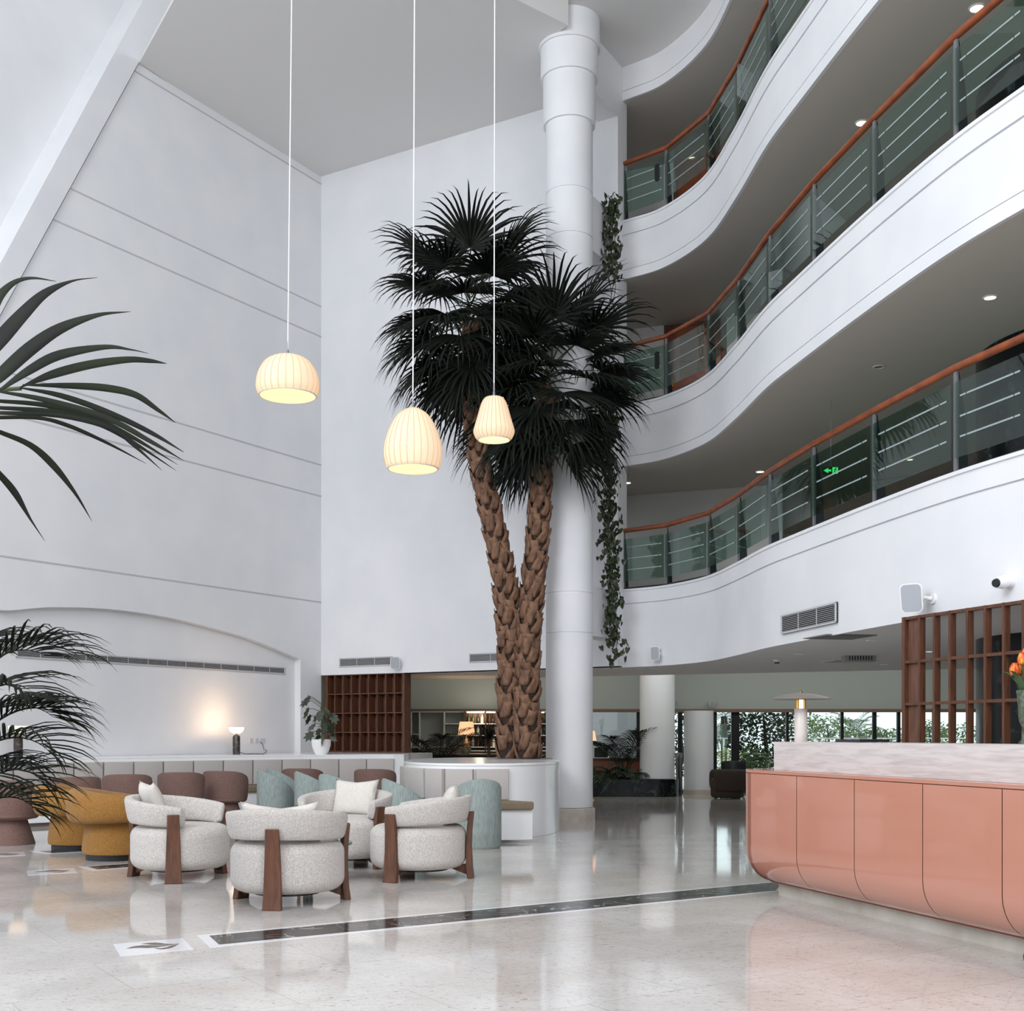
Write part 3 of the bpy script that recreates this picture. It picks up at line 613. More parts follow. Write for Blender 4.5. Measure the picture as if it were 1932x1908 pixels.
def speaker(c, n, face, w_, h_, d_, label, dist=.1):
    t = thing('wall_speaker', label, 'speaker', tuple(c), group='white wall speakers'); face = face.normalized(); ax = face.cross(Vector((0, 0, 1))).normalized(); up = ax.cross(face).normalized()
    def ring(w2, h2, r_, dd): return [c+face*dd+ax*x+up*z for x, z in rrect(w2, h2, r_)]
    b = MB(); R = [ring(w_*.55, h_*.6, .03*w_/.2, -d_), ring(w_*.85, h_*.9, .05*w_/.2, -d_*.6), ring(w_, h_, .05*w_/.2, -.01), ring(w_, h_, .05*w_/.2, 0)]
    m = len(R[0]); vv = [v for r_ in R for v in r_]; fs = [(i*m+k, i*m+(k+1) % m, (i+1)*m+(k+1) % m, (i+1)*m+k) for i in range(3) for k in range(m)]+[tuple(range(m-1, -1, -1)), tuple(3*m+k for k in range(m))]
    b.add(vv, fs); cab = b.build('cabinet', satin, t)
    MB().hexa(ring(w_*.9, h_*.93, .04*w_/.2, 0), ring(w_*.9, h_*.93, .04*w_/.2, .004)).build('grille', greyg, cab, smooth=False)
    MB().tube([c-face*d_*.8, c-n*dist], .02, 8).build('bracket', satin, t)
    MB().tube([c-n*dist, c-n*(dist+.02)], .05, 16).build('mounting_plate', satin, t)
a_, n1 = onF(1762, 1130); speaker(a_+n1*.24+Vector((0, 0, .0)), n1, Vector((-.55, -.8, -.22)), .21, .28, .17, 'large white speaker angled off the gallery front near the lattice', .22)
a_, n1 = onF(1248, 1234); speaker(a_+n1*.16, n1, Vector((-.4, -.9, -.1)), .15, .23, .13, 'white speaker on the gallery front beside the hanging ivy', .15)
a_ = onB(755, 1252); speaker(a_-U*.16, -U, Vector((-.05, -1, -.1)), .18, .23, .13, 'white speaker on the back wall right of the vent', .15)
for px, lab in ((1276, 'small grey speaker on the bulkhead right of the nearer rear column'), (1344, 'small grey speaker on the bulkhead above the farther rear column')):
    q = P(px, 1328, 26.95); speaker(q, Vector((0, -1, 0)), Vector((.25 if px < 1300 else -.2, -1, -.4)), .11, .15, .1, lab, .14)
a_, n1 = onF(1906, 1096); t = thing('security_camera', 'white dome security camera with black lens on the gallery front at the right edge', 'camera', tuple(a_))
MB().tube([a_, a_+n1*.03], .07, 24).build('base', satin, t); MB().tube([a_+n1*.02, a_+n1*.07+Vector((-.03, -.03, -.02)), a_+n1*.11+Vector((-.05, -.05, -.03))], [.055, .06, .045], 20).build('housing', satin, t)
f1 = a_+n1*.11+Vector((-.05, -.05, -.03)); dr = (n1*.04+Vector((-.02, -.02, -.01))); MB().tube([f1, f1+dr*.3], [.04, .034], 20).build('lens', black, t)
# sockets and pigeonhole etc. on the niche wall
for k, (px, w_) in enumerate([(474, .085), (484, .085), (495, .14)]):
    q = onL(px, 1398, -.14); ax = U; t = MB(); c = q; 
    pl = [(-w_/2, -.045), (w_/2, -.045), (w_/2, .045), (-w_/2, .045)]; t.hexa([c+ax*x+Vector((0, 0, z)) for x, z in pl], [c+ax*x+Vector((0, 0, z))+W*.012 for x, z in pl])
    tag(t.build('wall_socket', mat('socket_plastic', (206, 204, 208), .5), smooth=False), ['white socket plate nearest the bowl lamp', 'white socket plate in the middle of three', 'double white socket plate with the plug in it'][k], 'socket', 'socket plates')
# ceiling fittings
def downlight(px, py, z, label, lit=True, cup=.07):
    Y = F*(z-H)/(HY-py); p = Vector(((px-CX)/F*Y, Y, z)); t = thing('downlight', label, 'light', tuple(p), group='recessed ceiling downlights')
    MB().lathe(p, [(cup+.015, 0), (cup+.015, -.008), (cup, -.01), (cup-.005, -.002)], 24, cap=False).build('trim_ring', satin, t)
    MB().lathe(p, [(cup-.005, -.001), (cup-.005, -.004)], 24).build('lens', glow if lit else mat('unlit_lens', (120, 116, 110), .4), t)
LBL = 'round recessed downlight in the '
s1, s2, s3, s4 = 2.5, 5.862, 9.017, 12.042
downlight(1843, 15, s3, 'glaring round downlight in the soffit at the upper right corner')
downlight(1626, 232, s3, 'lit downlight above the middle gallery handrail')
downlight(1306, 299, s4, 'lit downlight seen through the upper gallery glass')
downlight(1868, 561, s2, 'lit warm downlight in the lowest gallery soffit at far right', True, .06)
downlight(1434, 890, s2, 'lit downlight just above the lowest gallery handrail')
downlight(1183, 911, s2, 'lit downlight at the left end of the lowest gallery ceiling')
downlight(1717, 867, s2, 'warm downlight seen through the lowest gallery glass', True, .05)
downlight(1658, 692, s2, 'unlit downlight ring above the lowest gallery', False, .06)
for px, py, lab in ((1232, 1261, 'unlit downlight behind the speaker'), (1506, 1234, 'unlit downlight nearest the ceiling vent panel'), (1450, 1257, 'unlit downlight left of the smoke detector'), (1645, 1208, 'unlit downlight right of the black vent panel'), (1668, 1254, 'unlit downlight nearest the lattice'), (1753, 1229, 'lit downlight seen through the lattice')):
    downlight(px, py, ZG, lab, 'lit d' == lab[:5], .055)
q = Vector((0, 0, 0)); Y = F*(ZG-H)/(HY-1245); p = Vector(((1466-CX)/F*Y, Y, ZG)); t = thing('smoke_detector', 'round smoke detector on the low ceiling', 'detector', tuple(p))
MB().lathe(p, [(.06, 0), (.055, -.03), (.04, -.04)], 20).build('body', satin, t); MB().lathe(p, [(.04, -.04), (.035, -.06)], 20).build('sensor', black, t)
def ceilpanel(px, py, w_, d_, label, m, fr):
    Y = F*(ZG-H)/(HY-py); p = Vector(((px-CX)/F*Y, Y, ZG)); t = thing('ceiling_vent', label, 'vent', tuple(p), group='ceiling vent panels')
    MB().box(p+Vector((0, 0, -.006)), (w_, d_, .012), .2).build('frame', fr, t, smooth=False); MB().box(p+Vector((0, 0, -.013)), (w_*.85, d_*.85, .006), .2).build('grille', m, t, smooth=False)
ceilpanel(1584, 1201, .62, .62, 'dark square vent panel in the low ceiling', mat('grille_grey', (92, 92, 94), .6), mat('grille_frame', (130, 128, 126), .6))
ceilpanel(1590, 1247, .5, .5, 'pale square access panel farther back in the low ceiling', mat('grille_pale', (150, 150, 146), .6), offwhite)
Y = 17.5; q = P(1620, 1252, Y); t = thing('ceiling_cassette', 'pale slotted air diffuser hanging under the low ceiling', 'vent', tuple(q))
MB().box((q.x, q.y, 2.44), (.45, .2, .1)).build('housing', mat('grille_pale2', (165, 165, 160), .6), t, smooth=False)
for k in range(9): MB().box((q.x-.16+.04*k, q.y-.104, 2.44), (.012, .008, .06)).build('slot', dark, t, smooth=False)
# ================================================================= LONG BANQUETTE along the wall
ZB = .985
def bp(px, Y, dy=0): return Vector(((px-CX)/F*Y, Y+dy))
bf = cat([bp(-260, 15.9), bp(-100, 16.9), bp(23, 17.55), bp(137, 18.15), bp(250, 18.75), bp(363, 19.35), bp(475, 19.95), bp(584, 20.5), bp(691, 20.85), bp(744, 20.9)], 6)
bend = bf+[bp(762, 20.95), bp(771, 21.15), bp(775, 21.6)]
t = thing('wall_banquette', 'long built-in banquette with greige padded back panels under the arched niche', 'bench', (bp(300, 19).x, 19, 0))
wallside = [(E.x-3.6, E.y+3.1)] 
def wl(s_, off=-.12): p = LP(s_, 0, off); return (p.x, p.y)
back = [tuple(CO[:2]+Vector((2.0, -.0))[:2] if False else (CO+W*2.25+U*.55)[:2]), tuple((CO+W*.0+U*.3)[:2]), wl(.1), wl(6), wl(9)]
body = [tuple(p) for p in bend]+back
MB().prism(body, 0, ZB-.03).build('body', satin, t, smooth=False)
MB().prism(body, ZB-.03, ZB).build('ledge', satin, t, smooth=False, bevel=.006)
PX = [-90, -33, 23, 79, 137, 193, 250, 306, 363, 419, 475, 530, 584, 638, 691, 744]
def onbf(px):
    k = (px-CX)/F
    for i in range(len(bf)-1):
        a, c_ = bf[i], bf[i+1]; fa, fb = a.x-k*a.y, c_.x-k*c_.y
        if fa*fb <= 0: return a+(c_-a)*(fa/(fa-fb) if fa != fb else 0)
    return bf[0] if px < 0 else bf[-1]
def pad(b, a, c_, z0, z1, th, side, inset=.008):
    d = (c_-a).normalized(); n = Vector((d.y, -d.x))*side; a2, b2 = a+d*inset, c_-d*inset; r_ = .025; L = (b2-a2).length
    A = [Vector((*(a2+d*x), z)) for x, z in ((0, z0), (L, z0), (L, z1), (0, z1))]
    M1 = [v+Vector((*(n*(th-r_)), 0)) for v in A]; ci = [Vector((*(a2+d*x+n*th), z)) for x, z in ((r_, z0+r_), (L-r_, z0+r_), (L-r_, z1-r_), (r_, z1-r_))]
    Mi = [Vector((*(a2+d*x+n*(th-.007)), z)) for x, z in ((r_*.3, z0+r_*.3), (L-r_*.3, z0+r_*.3), (L-r_*.3, z1-r_*.3), (r_*.3, z1-r_*.3))]
    fs = []
    for j in range(3): fs += [(j*4+k, j*4+(k+1) % 4, (j+1)*4+(k+1) % 4, (j+1)*4+k) for k in range(4)]
    b.add(A+M1+Mi+ci, fs+[(12, 13, 14, 15)])
for a_, c_ in zip(PX[:-1], PX[1:]):
    b = MB(); pad(b, onbf(a_), onbf(c_), .5, ZB-.075, .07, 1); b.build('back_panel', panelf, t)
def offs(pts, d): 
    o = []
    for i, p in enumerate(pts): n = nrm2(pts, i); o.append(p+n*d)
    return o
seatf = offs(bf, .58); seatb = offs(bf, .06)
MB().prism([tuple(p) for p in seatf]+[tuple(p) for p in seatb[::-1]], .40, .50).build('seat_cushion', olive, t, smooth=False, bevel=.02)
sf2 = offs(bf, .52); MB().prism([tuple(p) for p in sf2]+[tuple(p) for p in offs(bf, -.02)[::-1]], .06, .40).build('seat_base', satin, t, smooth=False)
sf3 = offs(bf, .46); MB().prism([tuple(p) for p in sf3]+[tuple(p) for p in offs(bf, -.02)[::-1]], 0, .06).build('plinth', mat('plinth_grey', (120, 108, 104), .5), t, smooth=False)
# pigeonhole bookcase on the ledge
ba = CO+W*.12+U*.02; k = (761-CX)/F; be = (k*ba.y-ba.x)/(W.x-k*W.y); ang = math.atan2(W.y, W.x); zb0 = ZB; zb1 = 2.49; bd = .2
t = thing('pigeonhole_bookcase', 'dark walnut bookcase of empty pigeonholes standing on the banquette ledge', 'shelf', (ba.x, ba.y, ZB))
def bk(s_, o_, z): return ba+W*s_+U*o_+Vector((0, 0, z))
MB().box(bk(be/2, bd, (zb0+zb1)/2), (be+.04, .02, zb1-zb0), ang).build('back_panel', woodd, t, smooth=False)
for i in range(10):
    s_ = be*i/9; wd = .02 if 0 < i < 9 else .05
    MB().box(bk(s_, bd/2, (zb0+zb1)/2), (wd, bd, zb1-zb0), ang).build('upright', wood, t, smooth=False)
for i in range(5): z = zb0+.015+(zb1-zb0-.03)*i/4; MB().box(bk(be/2, bd/2, z), (be, bd-.006, .02), ang).build('shelf', wood, t, smooth=False)
# bowl lamp on the ledge
q = P(446, 1424, 20.85); t = thing('bowl_lamp', 'glowing alabaster bowl lamp on a dark marble cylinder on the banquette ledge', 'lamp', (q.x, q.y, ZB))
c = Vector((q.x, q.y, ZB)); q_ = 20.85/F
stone = mat('dark_brown_marble', (58, 50, 46), .25, col2=(110, 98, 90), scale=16, lo=.5, hi=.75)
MB().lathe(c, [(.064, 0), (.064, .30), (.055, .325), (.03, .34)], 28).build('stem', stone, t)
MB().lathe(c, [(.022, .335), (.022, .36)], 16).build('neck', brass, t)
bo = []
for k in range(11): a = PI/2*k/10; bo.append((.02+.115*math.sin(a), .355+.115*(1-math.cos(a))))
MB().lathe(c, bo+[(.128, .47), (.11, .42), (.05, .375), (.0, .37)], 36, cap=False).build('bowl', alab, t)
point('bowl_lamp_bulb', (c.x, c.y, ZB+.52), 7, (1, .68, .42), .04)
def cable(pts, nm, lab): b = MB(); b.tube([tuple(p) for p in cat3(pts)], .006, 6); return tag(b.build(nm, black), lab, 'cable')
def cat3(pts, n=6):
    pts = [Vector(p) for p in pts]; q = [2*pts[0]-pts[1]]+pts+[2*pts[-1]-pts[-2]]; out = []
    for i in range(1, len(q)-2):
        a, b_, c_, d = q[i-1:i+3]
        for k in range(n): t_ = k/n; out.append(.5*((2*b_)+(c_-a)*t_+(2*a-5*b_+4*c_-d)*t_*t_+(3*b_-a-3*c_+d)*t_**3))
    return out+[pts[-1]]
sk = onL(491, 1400, -.12); lo = Vector((c.x+.45, c.y+.12, ZB+.008))
cable([c+Vector((.06, .02, .03)), c+Vector((.15, .04, .008)), c+Vector((.3, .07, .008)), lo, lo+Vector((.03, .1, .06)), sk+Vector((.08, -.04, -.14)), sk+Vector((.05, -.03, -.05)), sk], 'lamp_cable', 'thin black cable from the bowl lamp up to the wall socket')
# second, half hidden lamp glow behind the kentia at the left edge
q = onL(-8, 1424, -.12)+W*.5; t = thing('bowl_lamp', 'bowl lamp on the ledge at the left frame edge, hidden by the palm', 'lamp', (q.x, q.y, ZB)); c = Vector((q.x, q.y, ZB))
MB().lathe(c, [(.064, 0), (.064, .30), (.03, .34)], 28).build('stem', stone, t); MB().lathe(c, bo+[(.128, .47), (.05, .375), (.0, .37)], 36, cap=False).build('bowl', alab, t)
# ================================================================= ROUND PLANTER with seat
pc = Vector((-.42, 17.85)); 
def ell(rx, ry, n=56, e=2.3, c_=pc): return [(c_.x+math.copysign(abs(math.cos(2*PI*k/n))**(2/e), math.cos(2*PI*k/n))*rx, c_.y+math.copysign(abs(math.sin(2*PI*k/n))**(2/e), math.sin(2*PI*k/n))*ry) for k in range(n)]
pc.y = 17.25; RX, RY = 1.10, 1.95
t = thing('round_planter', 'white rounded planter bench holding the two tall palms', 'planter', (pc.x, pc.y, 0))
MB().prism(ell(RX, RY), 0, .93).build('body', satin, t, bevel=.004)
MB().prism(ell(RX+.005, RY+.01), .93, .965).build('top_slab', satin, t, bevel=.008)
MB().prism(ell(.5, .62, c_=Vector((.12, 18.2))), .94, .969).build('soil_ring', mat('grey_gravel', (120, 118, 116), .9), t)
def pa(px, rx, ry):   # front point of the ellipse on the pixel ray
    k = (px-CX)/F; P_ = ell(rx, ry, 400); best = None
    for q in P_:
        d = abs(q[0]-k*q[1])
        if best is None or d < best[0]-1e-3 or (d < .02 and q[1] < best[1][1] and d < best[0]+.01): best = (d, q)
    return Vector(best[1])
ppx = [752, 774, 806, 840, 894.5, 961]
for a_, c_ in zip(ppx[:-1], ppx[1:]):
    b = MB(); pad(b, pa(a_, RX, RY), pa(c_, RX, RY), .5, .895, .07, 1); b.build('back_panel', panelf, t)
front = [q for q in ell(RX+.62, RY+.62, 120, 2.6) if q[1] < 17.4 and q[0]/q[1]*F+CX < 1010]
inn = [q for q in ell(RX-.05, RY-.05, 120) if q[1] < 17.4 and q[0]/q[1]*F+CX < 1006]
def srt(l): return sorted(l, key=lambda q: math.atan2(q[1]-pc.y, q[0]-pc.x))
front, inn = srt(front), srt(inn)
MB().prism(front+inn[::-1], .41, .51).build('seat_cushion', olive, t, smooth=False, bevel=.02)
f2 = srt([q for q in ell(RX+.56, RY+.56, 120, 2.6) if q[1] < 17.4 and q[0]/q[1]*F+CX < 1007])
MB().prism(f2+inn[::-1], .04, .41).build('seat_base', satin, t, smooth=False)
# ================================================================= ARMCHAIRS
def cushion(w_, h_, th, name, m, parent=None, lean=0, loc=(0, 0, 0), rz=0, world=False, seed=0, slump=0):
    rg = random.Random(seed); n = 14; vv = []; ph = [rg.uniform(0, 6) for _ in range(4)]
    for sgn in (1, -1):
        for j in range(n+1):
            for i in range(n+1):
                u, v = i/n*2-1, j/n*2-1; e = (1-abs(u)**3.0)*(1-abs(v)**3.0); pin = 1-.09*(1-abs(u)**2)*abs(v)**6; pin2 = 1-.09*(1-abs(v)**2)*abs(u)**6
                x = u*w_/2*pin2; z = v*h_/2*pin; y = sgn*th/2*max(e, 0)**.55+.006*math.sin(5*u+ph[0])*math.sin(4*v+ph[1])*e
                z += -slump*(1-abs(u))*(v > 0)*v
                vv.append((x, y, z+h_/2))
    fs = []; N_ = (n+1)*(n+1)
    for s_ in (0, 1):
        for j in range(n):
            for i in range(n):
                a = s_*N_+j*(n+1)+i; q = (a, a+1, a+n+2, a+n+1); fs.append(q if s_ == 1 else q[::-1])
    R = Matrix.Rotation(rz, 3, 'Z')@Matrix.Rotation(lean, 3, 'X'); vv = [R@Vector(v)+Vector(loc) for v in vv]
    b = MB(); b.add(vv, fs); o = b.build(name, m, parent, world=world)
    import bmesh
    bm = bmesh.new(); bm.from_mesh(o.data); bmesh.ops.remove_doubles(bm, verts=bm.verts, dist=.0015); bm.to_mesh(o.data); bm.free(); return o
def drum(b, r_, z0, z1, rb, sx=1, c=(0, 0, 0), mi=0, n=44):
    pr = [(r_*.75, z0)]
    for k in range(7): a = PI/2*k/6; pr.append((r_-rb+rb*math.sin(a), z0+rb-rb*math.cos(a)))
    for k in range(7): a = PI/2*k/6; pr.append((r_-rb+rb*math.cos(a), z1-rb+rb*math.sin(a)))
    pr.append((r_*.5, z1+.012)); pr.append((.01, z1+.018)); b.lathe(c, pr, n, mi, sx=sx)
def white_chair(label, loc, back):      # local: back at +X (angle 0)
    t = thing('lounge_chair', label, 'armchair', (0, 0, 0), group='white lounge chairs with wooden legs')
    b = MB(); drum(b, .45, .10, .50, .10, 1.0, (-.02, 0, 0)); b.build('seat', boucle, t)
    b = MB(); A = math.radians(128)
    fz = lambda a: min(1, (abs(a)/A))
    b.band(.425, .095, -A, A, lambda a: .525-.035*fz(a)**2, lambda a: .775-.10*fz(a)**1.5, tilt=.18, n=48); b.build('backrest', boucle, t)
    for a in (0, math.radians(115), -math.radians(115)):
        b = MB(); ca, sa = math.cos(a), math.sin(a)
        def q(r_, s_, z): return Vector((ca*r_-sa*s_, sa*r_+ca*s_, z))
        sec = [(0, .505, .075), (.10, .492, .070), (.3, .482, .064), (.45, .488, .058), (.62, .505, .052)]
        vv = []
        for z, r_, hw in sec:
            th = .045 if z > .12 else .055
            vv += [q(r_, -hw, z), q(r_, hw, z), q(r_-th, hw*.96, z), q(r_-th, -hw*.96, z)]
        n = len(sec); fs = [(i*4+k, i*4+(k+1) % 4, (i+1)*4+(k+1) % 4, (i+1)*4+k) for i in range(n-1) for k in range(4)]+[(3, 2, 1, 0), tuple((n-1)*4+k for k in range(4))]
        b.add(vv, fs)
        b.hexa([q(.47, -.02, .02), q(.47, .02, .02), q(.47, .02, .14), q(.47, -.02, .14)], [q(.30, -.02, .085), q(.30, .02, .085), q(.30, .02, .11), q(.30, -.02, .11)])
        b.build('leg', wood, t, bevel=.006)
    MB().lathe((0, 0, 0), [(.26, .075), (.26, .105)], 32).build('underframe', black, t)
    t.location = loc; t.rotation_euler = (0, 0, back); ROOT[t.name] = Vector(loc); return t
wc = [('white boucle lounge chair seen from its side, between the mustard chairs and the front chair', (-3.12, 11.24), math.radians(165)),
      ('white boucle lounge chair seen from behind, nearest to the camera', (-1.80, 9.62), math.radians(-93)),
      ('white boucle lounge chair facing the camera behind the teal table, with an upright cushion', (-1.70, 12.25), math.radians(78)),
      ('white boucle lounge chair on the right, facing left, next to the sage barrel chair', (-.86, 11.27), math.radians(-5))]
w0 = white_chair(wc[0][0], (wc[0][1][0], wc[0][1][1], 0), wc[0][2])
for l_, p, a in wc[1:]: dup(w0, (p[0], p[1], 0), a, l_)
cl = ['cream cushion slumped in the left white chair', 'wide cream cushion showing above the back of the nearest white chair', 'square cream cushion upright in the camera-facing white chair', 'cream cushion seen edge-on in the right white chair']
for i, (l_, p, a) in enumerate(wc):
    r_ = [.2, .16, .22, .22][i]; lx_, ly_ = p[0]+math.cos(a)*r_, p[1]+math.sin(a)*r_
    w_, h_ = [(.54, .42), (.62, .36), (.50, .40), (.46, .38)][i]
    o = cushion(w_, h_, .15, 'cushion', pillow, None, lean=-.30, loc=(0, 0, 0), seed=i, slump=[.03, .05, .02, .0][i])
    o.location = (lx_, ly_, [.50, .475, .49, .50][i]); o.rotation_euler = (0, 0, a-PI/2+[.8, 0, -.1, .12][i]); tag(o, cl[i], 'cushion', 'cream scatter cushions')
# teal table between the white chairs
t = thing('side_table', 'round teal coffee table in the middle of the white chairs', 'table', (-1.86, 10.95, 0)); c = (-1.86, 10.95, 0)
MB().lathe(c, [(.39, .335), (.40, .34), (.40, .358), (.39, .362)], 48).build('tabletop', teal, t); MB().lathe(c, [(.26, 0), (.26, .02), (.06, .05), (.045, .12), (.045, .335)], 36).build('pedestal', mat('dark_teal', (26, 50, 58), .3), t)
# mustard tub chairs
def must(label, loc, rz, grp='mustard chenille armchairs'):
    t = thing('tub_chair', label, 'armchair', (0, 0, 0), group=grp)
    pr = [(.30, .055), (.345, .07), (.35, .12), (.335, .25), (.31, .44), (.2, .47), (.01, .475)]
    MB().lathe((0, 0, 0), pr, 44).build('base', mustard, t)
    MB().lathe((0, 0, 0), [(.31, 0), (.31, .06)], 40).build('plinth', black, t)
    A = math.radians(150); fz = lambda a: (1-math.cos(a))/2
    b = MB(); b.band(.40, .23, -A, A, lambda a: .395+.03*fz(a), lambda a: .765-.13*fz(a), tilt=.02, n=56, m=24, e=2.7); b.build('backrest', mustard, t)
    b = MB(); drum(b, .34, .42, .53, .05); b.build('seat_cushion', mustard, t)
    t.location = loc; t.rotation_euler = (0, 0, rz); return t
m0 = must('mustard armchair nearer to the camera, left of the white chair', (-4.27, 12.95, 0), math.radians(200))
dup(m0, (-5.06, 14.05, 0), math.radians(190), 'mustard armchair farther back, beside the mauve chair at the left edge')
# mauve dining chairs
def mauv(label, loc, rz):
    t = thing('dining_chair', label, 'chair', (0, 0, 0), group='mauve chairs along the banquette')
    MB().lathe((0, 0, 0), [(.27, 0), (.27, .015), (.17, .33), (.14, .34)], 36).build('base', mauve, t)
    A = math.radians(118); fz = lambda a: max(0, (abs(a)/A))
    b = MB(); b.lathe((0, 0, 0), [(.2, .30), (.29, .315), (.315, .34), (.315, .44), (.28, .47), (.01, .475)], 40); b.build('seat', mauve, t)
    b = MB(); b.band(.305, .055, -A, A, lambda a: .335, lambda a: .79-.16*fz(a)**3, tilt=.06, n=44, e=3.5); b.build('backrest', mauve, t)
    t.location = loc; t.rotation_euler = (0, 0, rz); return t
def at(px, Y): return ((px-CX)/F*Y, Y, 0)
ml = [(22, 14.65, -100, 'mauve chair at the left frame edge'), (140, 15.8, -60, 'mauve chair just visible above the farther mustard armchair'), (240, 16.75, -75, 'mauve chair directly behind the nearer mustard armchair'), (342, 17.6, -80, 'mauve chair behind the left white chair'),
      (426, 18.2, -100, 'mauve chair left of the sage chairs'), (572, 19.5, -95, 'mauve chair between the paired sage chairs'), (708, 19.2, -95, 'mauve chair farthest right, by the end of the long banquette')]
mv = mauv(ml[0][3], at(ml[0][0], ml[0][1]), math.radians(ml[0][2]))
for px, Y, a, l_ in ml[1:]: dup(mv, at(px, Y), math.radians(a), l_)
# sage barrel chairs
def barrel(label, loc, rz):
    t = thing('barrel_chair', label, 'chair', (0, 0, 0), group='sage barrel chairs')
    n, A = 64, PI; b = MB(); vv = []; R1, R2 = .27, .215
    for k in range(n):
        a = 2*PI*k/n; q = (1+math.cos(a))/2; zt = .45+.37*(q**.52); ca, sa = math.cos(a), math.sin(a)
        vv += [(ca*(R1-.02), sa*(R1-.02), .0), (ca*R1, sa*R1, .03), (ca*R1, sa*R1, zt-.03), (ca*(R1-.012), sa*(R1-.012), zt-.006), (ca*(R1+R2)/2, sa*(R1+R2)/2, zt), (ca*(R2+.01), sa*(R2+.01), zt-.01), (ca*R2, sa*R2, zt-.04), (ca*R2, sa*R2, .38)]
    m = 8; fs = [(k*m+j, ((k+1) % n)*m+j, ((k+1) % n)*m+j+1, k*m+j+1) for k in range(n) for j in range(m-1)]
    b.add(vv, fs); b.build('shell', sage, t)
    b = MB(); drum(b, R2+.01, .34, .46, .04); b.build('seat_cushion', sage, t)
    MB().lathe((0, 0, 0), [(R1-.03, 0), (R1-.03, .02)], 32).build('plinth', black, t)
    t.location = loc; t.rotation_euler = (0, 0, rz); return t
sl = [(903, 14.2, -80, 'tall sage barrel chair right of the white chairs, seen from behind'), (763, 14.25, -165, 'sage barrel chair directly behind the right white chair, sloping down to the right'), (520, 17.6, -160, 'sage barrel chair leftmost of the row by the banquette'), (536, 18.5, -160, 'sage barrel chair half hidden behind the leftmost sage chair'),
      (592, 16.9, -160, 'sage barrel chair above the long cushion of the nearest white chair'), (640, 15.9, -140, 'sage barrel chair behind the square upright cushion')]
sb0 = barrel(sl[0][3], at(sl[0][0], sl[0][1]), math.radians(sl[0][2]))
for px, Y, a, l_ in sl[1:]: dup(sb0, at(px, Y), math.radians(a), l_)
# small white cafe tables
def cafe(px, Y, label):
    c = at(px, Y); t = thing('cafe_table', label, 'table', c, group='small white cafe tables')
    MB().lathe(c, [(.27, .60), (.28, .605), (.28, .62), (.27, .625)], 40).build('tabletop', satin, t); MB().lathe(c, [(.22, 0), (.22, .015), (.1, .35), (.03, .58), (.03, .60)], 32).build('pedestal', satin, t); return t

# ================================================================= PENDANT LAMPS
def pendant(px, Y, ytop, prof, label, lean):
    k = Y/F; top = P(px, ytop, Y); t = thing('pendant_lamp', label, 'pendant lamp', tuple(top), group='ribbed fabric pendant lamps')
    pr = []
    q = cat([Vector((r_*k, -z*k)) for r_, z in prof], 6); pr = [(p.x, p.y) for p in q]
    MB().lathe(top, pr, 48, cap=False).build('shade', shadem, t, solid=0)
    MB().lathe(top, [(max(.004, r_-.008), z-.002) for r_, z in pr], 48, cap=False).build('lining', shadein, t)
    for j in range(26):
        a = 2*PI*j/26; MB().tube([top+Vector((math.cos(a)*(r_+.002), math.sin(a)*(r_+.002), z)) for r_, z in pr[::2]+[pr[-1]]], .0022, 5).build('rib', ribm, t)
    rr, zz = pr[-1]; ring = [top+Vector((math.cos(2*PI*j/48)*rr, math.sin(2*PI*j/48)*rr, zz)) for j in range(49)]
    MB().tube(ring, .006, 6).build('rim', mat('pendant_rim', (190, 190, 180), .5), t)
    MB().lathe(top, [(.012, 0), (.012, .05), (.006, .06), (.006, .14)], 10).build('cord_grip', steell, t)
    h_ = ZU-top.z; MB().tube([top+Vector((0, 0, .05)), top+Vector((lean*h_, 0, h_))], .006, 8).build('cord', mat('white_cord', (226, 226, 226), .6), t)
    bl = top+Vector((0, 0, zz*.5)); MB().lathe(bl, [(.01, .05), (.035, .02), (.035, -.02), (.01, -.05)], 16).build('bulb', glow, t)
    point('pendant_bulb', tuple(top+Vector((0, 0, zz-.05))), 1.5, (1, .8, .55), .1)
pendant(543, 11.6, 672, [(4, 0), (20, .5), (40, 10), (54, 30), (59, 52), (58, 66), (53, 75)], 'wide dome pendant lamp hanging leftmost', .0022*5)
pendant(779, 11.0, 771, [(4, 0), (12, 1), (30, 14), (44, 38), (53, 66), (55, 88), (51, 108), (47, 114)], 'tall egg-shaped pendant lamp hanging in the middle', .004)
pendant(932, 12.2, 749, [(3, 0), (16, 2), (24, 14), (31, 38), (37, 58), (38.5, 66), (35, 76), (30, 81)], 'small tapered pendant lamp in front of the palms', .002)
